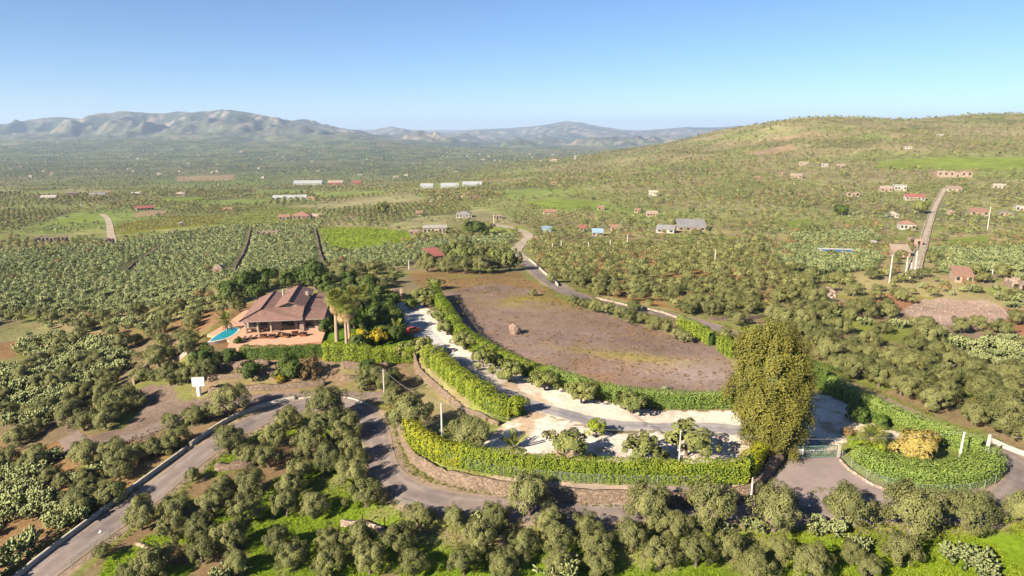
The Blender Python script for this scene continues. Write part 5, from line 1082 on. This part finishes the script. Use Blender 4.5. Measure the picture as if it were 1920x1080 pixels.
def car():
    x, y = at(772, 625); z = t1(x, y) + .07; o = empty('parked_car', (x, y, z), .9); tag(o, 'small red car half hidden by trees beside the driveway', 'car')
    prof = [(-2.0, .35), (-2.0, .8), (-1.75, .95), (-1.35, 1.4), (.35, 1.42), (.95, .98), (1.85, .85), (2.0, .6), (2.0, .35)]; v = []; n = len(prof)
    for s, k in ((-.8, 1), (.8, 1)): v += [(p[0], s * (.82 if p[1] > 1.2 else 1), p[1]) for p in prof]
    f = [tuple(range(n)), tuple(range(2 * n - 1, n - 1, -1))] + [(i, n + i, n + (i + 1) % n, (i + 1) % n) for i in range(n)]
    obj('body', meshdata('body', v, f, M['redpaint']), o)
    g = MB(); g.poly([(-1.3, -.815, 1.0), (.8, -.815, 1.0), (.33, -.70, 1.36), (-1.12, -.70, 1.36)]); g.poly([(-1.3, .815, 1.0), (.8, .815, 1.0), (.33, .70, 1.36), (-1.12, .70, 1.36)]); g.build('side_window', M['glass'], o); g = MB(); g.poly([(.97, -.7, 1.0), (.97, .7, 1.0), (.4, .62, 1.41), (.4, -.62, 1.41)]); g.build('windscreen', M['glass'], o)
    for a in (-1.25, 1.25):
        for s in (-.78, .78):
            w_ = MB().tube((a, s - .11, .31), (a, s + .11, .31), .31, .31, 14).build('wheel', M['tyre'], o); MB().tube((a, s - .12, .31), (a, s + .12, .31), .18, .18, 10).build('rim', M['chrome'], w_)
    for s in (-.55, .55): MB().box(1.9, 2.02, s - .18, s + .18, .62, .76).build('headlight', M['white'], o)
car()

# ------------------------------------------------------------------ villa
def villa():
    cx, cyy = onplane(448, 603, 7.0); rz = math.radians(9); zb = 4.06; o = empty('villa', (cx, cyy, zb), rz); tag(o, 'single storey villa with several mauve brown tiled roofs', 'house')
    H = 2.9; R = M['villaroof']
    def rf(name, pts, m=R, th=.18): return MB().slab(pts, th).build(name, m, o)
    # walls: front block, gable block, right wing
    W = MB(); W.box(.9, 12.6, 2.6, 21, 0, H + .3); W.build('wall', M['villawall'], o)
    W = MB(); W.box(12.61, 16.9, 1.6, 20, 0, H - .1); W.build('wall', M['villawall'], o)
    # gable front triangle
    g = MB(); b0 = 5.9
    v = [(6.6, b0, 3.3), (12.3, b0, 3.3), (12.3, b0, 4.35), (9.45, b0, 5.3), (6.6, b0, 4.35)]
    g.v = v + [(a, 20.8, c) for a, _, c in v]; g.f = [(0, 1, 2, 3, 4), (9, 8, 7, 6, 5)] + [(i, 5 + i, 5 + (i + 1) % 5, (i + 1) % 5) for i in range(5)]; g.build('gable_wall', M['cream'], o)
    rf('roof_slope', [(0, 0, H), (3.8, 3.6, 4.45), (3.8, 21.5, 4.45), (0, 21.5, H)]); rf('roof_slope', [(3.81, 3.6, 4.45), (6.9, 3.6, 4.25 - .35), (6.9, 21.5, 3.9), (3.81, 21.5, 4.45)])
    rf('roof_slope', [(0.02, -.01, H), (12.7, -.01, H), (12.7, 5.6, 4.5), (6.9, 5.2, 4.4), (3.8, 3.59, 4.43)])
    rf('roof_slope', [(6.2, 5.2, 4.3), (9.44, 5.2, 5.55), (9.44, 22.5, 5.55), (6.2, 22.5, 4.3)]); rf('roof_slope', [(9.46, 5.2, 5.55), (12.75, 5.2, 4.3), (12.75, 22.5, 4.3), (9.46, 22.5, 5.55)])
    rf('roof_slope', [(12.8, 7.2, 3.75), (17.3, 7.2, 3.2), (17.3, 19.5, 3.2), (12.8, 19.5, 3.75)]); rf('roof_slope', [(12.8, .6, H - .15), (17.3, .6, H - .15), (17.3, 7.1, 3.75 - .45), (12.8, 7.1, 3.9 - .1)]); rf('roof_slope', [(12.8, 19.6, 3.75), (18.3, 19.6, 3.9), (18.3, 22.3, 3.4), (12.8, 22.3, 3.4)])
    for a, b_ in (((3.8, 3.5, 4.5), (3.8, 21.5, 4.5)), ((9.45, 5.2, 5.6), (9.45, 22.5, 5.6)), ((0, 0, H + .05), (3.8, 3.6, 4.5))): MB().tube(a, b_, .16, .16, 6).build('ridge_tiles', M['ridge'], o)
    for x0, x1, yy, z in ((-.02, 12.72, -.06, H - .2), (12.82, 17.32, .52, H - .36)): MB().box(x0, x1, yy - .06, yy + .03, z, z + .19).build('fascia', M['fascia'], o)
    MB().box(12.68, 12.9, -.05, 5.9, H - .05, H + .12).build('parapet', M['fascia'], o)
    MB().tube((9.45 - 3.1, 17.5, 4.2), (9.45 - 3.1, 17.5, 5.6), .3, .26, 8).build('chimney', M['white'], o); MB().box(11.6, 12.3, 15.2, 16.0, 4.4, 5.4).build('chimney', M['cream'], o)
    # veranda columns and openings
    cm = MB().box(-.16, .16, -.16, .16, 0, 2.75).me('column', M['cream'])
    for a in (.9, 3.4, 6.1): obj('column', cm, o, (a, 1.1, 0))
    MB().box(6.3, 8.0, 2.35, 2.58, 0, 2.6).build('stone_panel', M['villastone'], o); MB().box(10.9, 11.5, 2.35, 2.58, 0, 2.6).build('stone_panel', M['villastone'], o); MB().box(12.0, 12.9, 1.0, 1.58, 0, 2.55).build('stone_panel', M['villastone'], o)
    def window(x0, x1, z0, z1, yy, pm=M['glass'], n=2, fm=M['darkwood'], nm='window'):
        f = MB(); t = .07
        f.box(x0, x1, yy - .06, yy, z0, z0 + t); f.box(x0, x1, yy - .06, yy, z1 - t, z1)
        for k in range(n + 1): xx = x0 + (x1 - x0 - t) * k / n; f.box(xx, xx + t, yy - .065, yy - .002, z0, z1)
        w_ = f.build(nm, fm, o)
        for k in range(n): MB().box(x0 + t + (x1 - x0 - t) * k / n, x0 + (x1 - x0 - t) * (k + 1) / n, yy - .03, yy - .01, z0 + t, z1 - t).build('pane', pm, w_)
    window(1.3, 3.1, .9, 2.2, 2.57); window(3.7, 5.3, .9, 2.2, 2.57); window(8.15, 10.7, .02, 2.35, 2.57, n=3, nm='glass_door'); window(11.6, 11.95, .6, 2.2, 2.57, n=1); window(13.2, 15.0, .5, 2.2, 1.57); window(15.4, 16.6, .9, 2.2, 1.57)
    for k, yy in enumerate((5, 9, 13, 17)):                   # side windows facing the pool
        f = MB().box(.8, .88, yy - .7, yy + .7, .8, 2.1).build('window', M['darkwood'], o); MB().box(.76, .795, yy - .6, yy + .6, .9, 2.0).build('pane', M['glass'], f)
    return o
V0 = villa()
def vloc(u, v): return V0.matrix_basis @ Vector((u, v, 0))
bpy.context.view_layer.update()
def vl(u, v): p = Matrix.Translation(V0.location) @ Matrix.Rotation(V0.rotation_euler[2], 4, 'Z') @ Vector((u, v, 0)); return (p.x, p.y)
TERR = [vl(*p) for p in [(-.5, -9.6), (3, -9.8), (10, -8.8), (17.4, -7.2), (17.4, 22), (-3.5, 22), (-5, 10), (-7, 1.5), (-3.0, -1.2), (-1.2, -4)]]
def flat_slab(name, P, z, th, m, label):
    b = MB().slab([(x, y, z) for x, y in P], th); import bmesh
    o = b.build(name, m); tag(o, label, None, kind='structure'); return o
flat_slab('pavement', TERR, 4.05, 1.6, M['paving'], 'pink paved terrace round the villa')
def bench_table(u, v, lab, rz=0):
    x, y = vl(u, v); o = empty('terrace_table', (x, y, 4.05), rz); tag(o, lab, 'table'); MB().box(-.75, .75, -.4, .4, .70, .76).build('table_top', M['darkwood'], o)
    for s in (-1, 1):
        MB().box(s * .6 - .04, s * .6 + .04, -.35, .35, 0, .698).build('leg', M['darkwood'], o); MB().box(-.7, .7, s * .72 - .13, s * .72 + .13, .40, .45).build('bench_seat', M['wood'], o); MB().box(-.6, .6, s * .72 - .03, s * .72 + .03, 0, .398).build('bench_leg', M['wood'], o)
for i, (u, v, rz) in enumerate([(5.2, -2.6, .2), (7.0, -3.0, .1), (8.7, -2.0, -.5), (10.0, -2.9, -.4), (11.4, -1.6, .3), (13.2, -2.4, .1)]): bench_table(u, v, 'dark table with benches on the pink terrace, ' + ORD[i] + ' from the pool', rz)
for i, (u, v) in enumerate([(1.2, -3.9), (2.3, -3.6), (3.4, -3.3)]):
    x, y = vl(u, v); o = empty('sun_lounger', (x, y, 4.05), .9); tag(o, 'dark lounger at the shaded pool end of the terrace, ' + ORD[i] + ' from the pool', 'lounger'); MB().box(-.9, .35, -.33, .33, .28, .36).build('bed', M['darkwood'], o); b = MB(); b.slab([(.36, -.33, .36), (.36, .33, .36), (.95, .33, .75), (.95, -.33, .75)], .07); b.build('backrest', M['darkwood'], o)
    for a in (-.8, .25):
        for s in (-.27, .27): MB().box(a - .03, a + .03, s - .03, s + .03, 0, .278).build('leg', M['steel'], o)
for i, (u, v) in enumerate([(1.9, 1.9), (4.4, 1.9)]):
    x, y = vl(u, v); o = empty('veranda_table', (x, y, 4.06), math.radians(9)); tag(o, 'wooden table under the veranda, ' + ('left' if not i else 'right') + ' of the column', 'table'); MB().box(-.9, .9, -.35, .35, .72, .78).build('table_top', M['wood'], o)
    for a in (-.75, .75): MB().box(a - .05, a + .05, -.3, .3, 0, .718).build('leg', M['wood'], o)
def pool():
    P = [vl(*p) for p in [(-5.2, -3.9), (-2.9, -2.6), (-1.6, .2), (-1.2, 3.4), (-1.9, 5.6), (-3.4, 6.2), (-4.3, 3.0), (-4.9, 0)]]; C = resample(P + [P[0]], .5)[:-1]; n = len(C); c0 = C.mean(0); o = empty('swimming_pool', (c0[0], c0[1], 4.05)); tag(o, 'turquoise free form swimming pool beside the villa', 'pool')
    q = C - c0; b = MB(); out = q * 1.16; b.v = [(a, c, .04) for a, c in q] + [(a, c, .06) for a, c in out] + [(a, c, -2) for a, c in out]; b.f = [(i, n + i, n + (i + 1) % n, (i + 1) % n) for i in range(n)] + [(n + i, 2 * n + i, 2 * n + (i + 1) % n, n + (i + 1) % n) for i in range(n)]; b.build('coping', M['poolcoping'], o)
    b = MB(); b.v = [(a, c, .035) for a, c in q] + [(a * .9, c * .9, .012) for a, c in q]; b.f = [(i, n + i, n + (i + 1) % n, (i + 1) % n) for i in range(n)] + [tuple(range(n, 2 * n))]; b.build('basin', M['poolwall'], o)
    b = MB(); b.v = [(a * .985, c * .985, .03) for a, c in q]; b.f = [tuple(range(n))]; b.build('water', M['water'], o)
pool()

# ------------------------------------------------------------------ farm buildings, sheds and ruins
def building(px, py, wpx, hpx, dep, label, wall='white', roof='tile', style='gable', rz=0.0, win=2, door=True, name='farmhouse', cat='house', group=None, over=.3, rise=.22):
    x, y = at(px, py); z = t1(x, y); d = depth_of(x, y, z); w_ = wpx * .78 * d / FPX; h = hpx * .8 * d / FPX
    if style in ('gable', 'hip', 'shed'): h *= .68
    h = max(h, 2.0); dep = dep or max(3.5, w_ * .55); a0 = -math.atan2(x, y) * .6 + rz
    o = empty(name, (x, y, z), a0); tag(o, label, cat, group); HOUSES.append((x, y + dep * .35, max(w_, dep) * .62 + 1.8))
    b = MB(); X = w_ / 2
    if style == 'ruin':
        rs = random.Random(int(px * 7 + py)); t = .5
        for (x0, x1, y0, y1) in ((-X, X, 0, t), (-X, X, dep - t, dep), (-X, -X + t, t, dep - t), (X - t, X, t, dep - t)):
            n = max(2, int(max(x1 - x0, y1 - y0) / 1.6)); along = (x1 - x0) > (y1 - y0)
            for i in range(n):
                hh = h * rs.uniform(.55, 1.05)
                if along: b.box(x0 + (x1 - x0) * i / n, x0 + (x1 - x0) * (i + 1) / n - .003, y0, y1, -1, hh)
                else: b.box(x0, x1, y0 + (y1 - y0) * i / n, y0 + (y1 - y0) * (i + 1) / n - .003, -1, hh)
        b.build('wall', M[wall], o)
    else:
        b.box(-X, X, 0, dep, -1.5, h); b.build('wall', M[wall], o)
        R = MB(); r_ = rise * dep; v = over
        if style == 'flat': R.box(-X - v, X + v, -v, dep + v, h + .003, h + .28)
        elif style == 'shed': R.slab([(-X - v, -v, h + .1), (X + v, -v, h + .1), (X + v, dep + v, h + r_), (-X - v, dep + v, h + r_)], .2)
        elif style == 'gable':
            R.slab([(-X - v, -v, h + .05), (X + v, -v, h + .05), (X + v, dep / 2, h + r_), (-X - v, dep / 2, h + r_)], .16); R.slab([(-X - v, dep / 2 + .003, h + r_), (X + v, dep / 2 + .003, h + r_), (X + v, dep + v, h + .05), (-X - v, dep + v, h + .05)], .16)
            for s in (-1, 1): b2 = MB(); b2.v = [(s * X, 0, h), (s * X, dep, h), (s * X, dep / 2, h + r_ - .15), (s * (X - .2), 0, h), (s * (X - .2), dep, h), (s * (X - .2), dep / 2, h + r_ - .15)]; b2.f = [(0, 1, 2), (5, 4, 3), (0, 3, 4, 1), (1, 4, 5, 2), (2, 5, 3, 0)]; b2.build('gable_end', M[wall], o)
        elif style == 'hip':
            e = min(X, dep / 2) * .95; p = [(-X - v, -v, h), (X + v, -v, h), (X + v, dep + v, h), (-X - v, dep + v, h), (-X + e, dep / 2, h + r_), (X - e, dep / 2, h + r_)]
            R.v = p; R.f = [(0, 1, 5, 4), (1, 2, 5), (2, 3, 4, 5), (3, 0, 4), (3, 2, 1, 0)]
        R.build('roof', M[roof], o)
    wm = MB().box(-.5, .5, -.07, -.004, -.6, .6).me('window', M['darkwood']); pm = MB().box(-.4, .4, -.10, -.072, -.5, .5).me('pane', M['glass'])
    if style == 'ruin': wm = MB().box(-.5, .5, -.03, .02, -.7, .7).me('opening_shade', M['ruinshade'])  # dark plate on the wall face paints the shade within the hole
    tot = win + (1 if door else 0)
    for i in range(win):
        k = i if i < (win + 1) // 2 or not door else i + 1; xx = -X + w_ * (k + .5) / tot
        sc = min(1.6, w_ / tot * .55); q = obj('opening_shade' if style == 'ruin' else 'window', wm, o, (xx, 0, h * .55)); q.scale = (sc, 1, min(h * .4, 1.3))
        if style != 'ruin': obj('pane', pm, q)
    if door:
        k = (win + 1) // 2; xx = -X + w_ * (k + .5) / tot; MB().box(xx - .5, xx + .5, -.09, -.004, -.2, min(2.1, h * .8)).build('door', M['wood'] if style != 'ruin' else M['ruinshade'], o)  # in ruins this plate is near-black, standing for doorway shade
    return o
B = building
B(90, 374, 32, 6, 12, 'long white shed, leftmost in the far valley row', 'white', 'white', 'gable', win=3, name='farm_shed', cat='shed'); B(137, 369, 27, 9, 12, 'red walled building in the far valley row', 'redroof', 'grey', 'flat', win=3); B(182, 369, 34, 7, 10, 'white building right of the red one in the far valley', 'white', 'grey', 'gable', win=4); B(202, 365, 14, 6, 8, 'small pink house at the end of the far valley row', 'pink', 'tile', win=1)
B(254, 367, 20, 7, 9, 'white house alone right of the far valley row', 'white', 'white', win=2); B(338, 368, 24, 8, 10, 'cream farmhouse on the green patch in the far valley', 'cream', 'cream', 'hip', win=3); B(273, 395, 38, 9, 9, 'long low barn with red roof and white end', 'white', 'redroof', 'gable', rz=.25, win=4, name='barn', cat='barn')
B(577, 347, 66, 6, 24, 'very long white shed in the far centre valley', 'white', 'poly', 'gable', win=6, name='industrial_shed', cat='shed'); B(629, 347, 36, 8, 20, 'pinkish red shed beside the very long white one', 'redroof', 'pink', 'gable', win=4, name='industrial_shed', cat='shed'); B(668, 346, 22, 6, 14, 'small red shed at the right end of the valley sheds', 'redroof', 'redroof', 'gable', win=2, name='industrial_shed', cat='shed')
B(543, 374, 78, 4, 12, 'low pale greenhouse in the far centre fields', 'poly', 'poly', 'gable', win=0, door=False, name='greenhouse', cat='greenhouse'); B(565, 411, 42, 11, 12, 'orange tiled farmhouse beyond the cactus fields', 'pink', 'tile', 'hip', win=3); B(533, 412, 26, 6, 7, 'low white annex left of the orange farmhouse', 'white', 'tile', win=2)
B(500, 441, 50, 8, 7, 'roofless pale stone ruin above the cactus field wall', 'ruin', style='ruin', win=3, name='stone_ruin', cat='ruin'); B(93, 454, 64, 12, 8, 'long roofless ruin with dark openings at far left', 'ruin', style='ruin', win=7, name='stone_ruin', cat='ruin'); B(338, 424, 7, 6, 4, 'tiny white hut among the left vine rows', 'white', 'white', 'flat', win=0); B(320, 440, 14, 6, 5, 'small tumbled stone hut beside the vine rows', 'ruin', style='ruin', win=1, name='stone_ruin', cat='ruin'); B(427, 397, 20, 7, 7, 'small brown farmhouse by the left centre track', 'pink', 'tile', win=2); B(204, 455, 15, 9, 6, 'reddish stone hut beside the pale left road', 'ruin', 'tile', 'ruin', win=1, name='stone_ruin', cat='ruin')
B(815, 439, 54, 15, 10, 'cream block house with flat white roof beside the vine field', 'cream', 'white', 'flat', win=5, over=.5); B(776, 441, 22, 6, 6, 'low pinkish annex left of the cream block house', 'pink', 'pink', 'flat', win=1); B(870, 408, 37, 9, 9, 'white house with grey roof behind the dark trees', 'white', 'grey', 'hip', win=4); B(786, 405, 15, 9, 7, 'small cream house left of the white one in the centre', 'cream', 'tile', win=1); B(933, 411, 22, 9, 6, 'crumbling stone house by the far pole', 'ruin', style='ruin', win=2, name='stone_ruin', cat='ruin')
B(822, 490, 32, 14, 7, 'red sheet roofed barn among trees behind the driveway', 'pink', 'redroof', 'shed', rz=.5, win=1, name='barn', cat='barn', rise=.3); B(1121, 443, 26, 12, 8, 'white house with blue grey roof in the planted grove', 'white', 'tarp', win=2); B(1247, 437, 42, 13, 9, 'white walled grey roofed barn above the planted grove', 'white', 'grey', 'gable', rz=-.2, win=2, name='barn', cat='barn'); B(1297, 433, 66, 10, 14, 'wide grey roofed shed joined to the white walled barn', 'ruin', 'grey', 'shed', win=3, name='barn', cat='barn')
B(1127, 394, 15, 7, 6, 'small pale house on the centre slope, upper of two', 'cream', 'tile', win=1); B(1223, 406, 26, 7, 7, 'pinkish house on the centre right slope', 'pink', 'pink', win=3); B(1152, 433, 15, 5, 6, 'low pale hut right of the blue roofed house', 'cream', 'tile', win=1); B(1093, 434, 18, 7, 6, 'small red roofed house left of the blue roofed one', 'white', 'redroof', win=1); B(1025, 434, 22, 4, 6, 'blue grey sheet covered shed near the far road', 'tarp', 'tarp', 'flat', win=0, door=False, name='farm_shed', cat='shed'); B(1195, 399, 12, 6, 5, 'small beige house between two others on the slope', 'cream', 'tile', win=1)
B(752, 562, 26, 16, 5, 'small pale stone ruin at the top of the driveway', 'ruin', style='ruin', win=1, name='stone_ruin', cat='ruin', rz=.3); B(408, 514, 23, 12, 5, 'squat stone hut in the cactus field', 'ruin', 'ruin', 'hip', win=0, name='stone_hut', cat='hut', over=.05)
B(1702, 431, 34, 19, 9, 'white house with red tiled veranda roof by the lane', 'white', 'tile', 'hip', win=3); B(1716, 376, 42, 12, 9, 'long white house with bright red roof left of the lane', 'white', 'redroof', 'gable', win=4); B(1662, 359, 26, 10, 9, 'pink house in the upper hillside group', 'pink', 'pink', win=2); B(1688, 359, 26, 14, 9, 'white two storey house in the upper hillside group', 'white', 'white', 'flat', win=3); B(1675, 408, 24, 10, 8, 'white house with pale hipped roof above the red tiled one', 'white', 'cream', 'hip', win=2); B(1716, 460, 30, 18, 6, 'roofless pinkish stone house pressed to the lane', 'ruin', style='ruin', win=1, name='stone_ruin', cat='ruin'); B(1690, 482, 38, 12, 7, 'low pinkish roofed hut at the lower end of the lane', 'ruin', 'pink', 'shed', win=1, name='stone_hut', cat='hut')
B(1790, 332, 74, 13, 10, 'long roofless ruin below the bright hillside meadow', 'ruin', style='ruin', win=5, name='stone_ruin', cat='ruin'); B(1837, 404, 38, 13, 8, 'house with brown roof right of the lane', 'ruin', 'tile', 'shed', win=2); B(1887, 405, 28, 7, 7, 'low grey stone shed at the right edge', 'ruin', 'grey', 'flat', win=2, name='farm_shed', cat='shed'); B(1790, 359, 30, 10, 8, 'pale house at the top end of the lane', 'cream', 'ruin', 'shed', win=2); B(1875, 353, 26, 8, 7, 'whitish low house on the right hillside', 'white', 'cream', win=2); B(1600, 369, 27, 10, 8, 'crumbling pinkish house left of the hillside group', 'ruin', 'pink', 'ruin', win=2, name='stone_ruin', cat='ruin')
B(1493, 334, 26, 9, 8, 'pinkish farmhouse on the hillside, right of a pair', 'pink', 'pink', win=2); B(1466, 329, 14, 8, 6, 'small pinkish house on the hillside, left of a pair', 'pink', 'tile', win=1); B(1507, 310, 20, 7, 7, 'pale house above the hillside pair', 'cream', 'pink', win=2); B(1547, 313, 13, 7, 6, 'white hut alone on the middle hillside', 'white', 'white', 'flat', win=1); B(1577, 314, 18, 7, 6, 'pale stone house right of the white hut', 'ruin', 'pink', win=1); B(1420, 336, 12, 7, 5, 'small pink house at the left of the hillside', 'pink', 'tile', win=1); B(1704, 279, 15, 5, 6, 'white hut high on the hillside', 'white', 'white', 'flat', win=1); B(1763, 256, 12, 5, 6, 'white hut near the ridge', 'white', 'white', 'flat', win=1); B(1807, 530, 38, 12, 7, 'orange roofed low house near the right edge', 'pink', 'tile', 'shed', win=2); B(1912, 396, 16, 12, 7, 'white house cut by the right edge', 'white', 'cream', 'flat', win=1); B(1783, 403, 15, 8, 5, 'round pale stone hut right of the lane', 'ruin', 'ruin', 'hip', win=0, name='stone_hut', cat='hut'); B(1638, 461, 9, 5, 3, 'tiny white cabin above the blue reservoir', 'white', 'white', 'flat', win=0, name='stone_hut', cat='hut'); B(1912, 545, 34, 14, 9, 'low stone farm wall and shed at the right edge', 'ruin', style='ruin', win=1, name='stone_ruin', cat='ruin')
for i, (px, py, w_, h) in enumerate([(843, 352, 42, 4), (885, 349, 46, 4), (800, 352, 30, 4)]): B(px, py, w_, h, 16, ('middle', 'right', 'left')[i] + ' one of the three pale greenhouses in the far centre', 'poly', 'poly', 'gable', win=0, door=False, name='greenhouse', cat='greenhouse')
B(1078, 300, 4, 10, 6, 'slender white tower block in the distant town', 'white', 'grey', 'flat', win=2, door=False, name='tower_block', cat='tower', over=.1)
_rs = random.Random(77); SPECKS = {}
def speck(px, py, big=1.0, label=None, group=None, nm='country_house'):
    x, y = at(px, py)
    if y > 9000: return
    z = t1(x, y); w_ = _rs.uniform(9, 18) * big; d = w_ * .6; h = _rs.uniform(3, 7) * big; o = empty(nm, (x, y, z), _rs.uniform(-.5, .5)); tag(o, label, 'house', group)
    SPECKS.setdefault(label, []).append((px, py, o))
    MB().box(-w_ / 2, w_ / 2, -d / 2, d / 2, -2, h).build('wall', M[_rs.choice(('white', 'cream', 'pink', 'white'))], o); R = MB(); v = .3; R.slab([(-w_ / 2 - v, -d / 2 - v, h), (w_ / 2 + v, -d / 2 - v, h), (w_ / 2 + v, 0, h + 1.6), (-w_ / 2 - v, 0, h + 1.6)], .2); R.slab([(-w_ / 2 - v, .01, h + 1.6), (w_ / 2 + v, .01, h + 1.6), (w_ / 2 + v, d / 2 + v, h), (-w_ / 2 - v, d / 2 + v, h)], .2); R.build('roof', M[_rs.choice(('tile', 'pink', 'cream'))], o); HOUSES.append((x, y, w_ * .7))
for k in range(64): speck(_rs.uniform(20, 880), _rs.uniform(256, 335), .62, 'small pale house on the far left foothills', 'houses on the far foothills')
for k in range(16): speck(_rs.uniform(860, 1060), _rs.uniform(290, 306), .8, 'pale house of the distant valley town', 'houses of the distant town')
for k in range(3): px = _rs.uniform(1000, 1900); speck(px, _rs.uniform(300 if px > 1400 else 345, 405), .5, 'small stone house on the right hillside', 'houses dotted on the hillside', 'hillside_house')
for k in range(3): speck(_rs.uniform(20, 980), _rs.uniform(345, 420), .42, 'small pale house in the valley groves', 'houses dotted in the valley')
for lab_, L_ in SPECKS.items(): rank(L_, lab_, 10)
def reservoir():
    c = at(1569, 477); P = [(c[0] + a, c[1] + d) for a, d in ((-6.5, -3.6), (5.0, -5.2), (7.0, 3.4), (-5.2, 5.0))]; z = max(t1(*p) for p in P) + .5; o = empty('irrigation_reservoir', (c[0], c[1], z)); tag(o, 'blue rectangular irrigation reservoir with white rim on the slope', 'reservoir'); q = [(p[0] - c[0], p[1] - c[1]) for p in P]; b = MB(); n = 4
    b.v = [(a * 1.04, d * 1.04, -2) for a, d in q] + [(a * 1.04, d * 1.04, .4) for a, d in q] + [(a * .96, d * .96, .4) for a, d in q] + [(a * .96, d * .96, -.1) for a, d in q]
    for r in range(3): b.f += [(r * n + i, r * n + (i + 1) % n, (r + 1) * n + (i + 1) % n, (r + 1) * n + i) for i in range(n)]
    b.build('rim', M['white'], o); b = MB(); b.poly([(a * .97, d * .97, .0) for a, d in q]); b.build('water', M['reservoirblue'], o); HOUSES.append((c[0], c[1], 9))
reservoir()
# dark tree clumps and single big trees in the valley
for px, py, r, k, lab in [(900, 428, 16, 'broad', 'dark tree beside the cream block house, left'), (880, 427, 14, 'broad', 'dark tree touching the cream block house'), (915, 427, 12, 'citrus', 'lighter tree right of the dark pair'), (1580, 392, 13, 'broad', 'round dark pine on the right hillside'), (1725, 388, 14, 'citrus', 'light spreading tree above the hillside lane'), (718, 392, 14, 'citrus', 'tall golden tree in the far centre groves'), (860, 475, 24, 'citrus', 'tall loose tree behind the red barn'), (880, 482, 20, 'citrus', 'yellowish tree behind the driveway, centre of the copse'), (905, 470, 16, 'olive', 'grey tree at the back of the copse'), (925, 480, 18, 'citrus', 'golden tree in the copse by the far road'), (955, 487, 22, 'citrus', 'tall golden tree nearest the far road'), (900, 495, 20, 'olive', 'olive at the front of the copse'), (870, 497, 18, 'olive', 'olive at the front of the copse by the barn'), (840, 495, 18, 'olive', 'olive below the red roofed barn'), (800, 492, 20, 'olive', 'dark olive left of the red roofed barn'), (925, 497, 16, 'olive', 'olive at the right front of the copse'), (1035, 520, 12, 'olive', 'olive leaning over the cream road wall'), (1000, 548, 8, 'olive', 'small olive at the top corner of the bare field')]:
    tree_px(k, px, py, r, lab, name='valley_tree' if py < 450 else 'copse_tree', sz=1.25 if k == 'citrus' else 1.0)
for i, (px, py, r) in enumerate([(1075, 563, 12), (1095, 568, 13), (1115, 572, 16), (1140, 578, 15), (1165, 585, 14), (1180, 592, 17), (1205, 596, 14), (1228, 604, 16), (1250, 612, 13), (1270, 624, 14), (1285, 632, 13)]): tree_px('olive', px, py, r, 'olive in the line edging the bare field, ' + ORD[i] + ' from the left')
place_scatter()
low_scrub()

# ------------------------------------------------------------------ the air
def haze():
    b = MB().box(-32000, 32000, -2000, 29000, -260, 420); o = b.build('haze', None); o.data.materials.clear()
    m = bpy.data.materials.new('haze_air'); m.use_nodes = True; N = m.node_tree.nodes; N.clear(); out = N.new('ShaderNodeOutputMaterial'); v = N.new('ShaderNodeVolumePrincipled')
    v.inputs['Color'].default_value = (.57, .74, 1, 1); v.inputs['Density'].default_value = HAZE; v.inputs['Anisotropy'].default_value = .1; m.node_tree.links.new(v.outputs[0], out.inputs['Volume']); o.data.materials.append(m); o['kind'] = 'stuff'; o['label'] = 'pale blue haze lying over the valley and hills'
HAZE = 6.5e-5
haze()
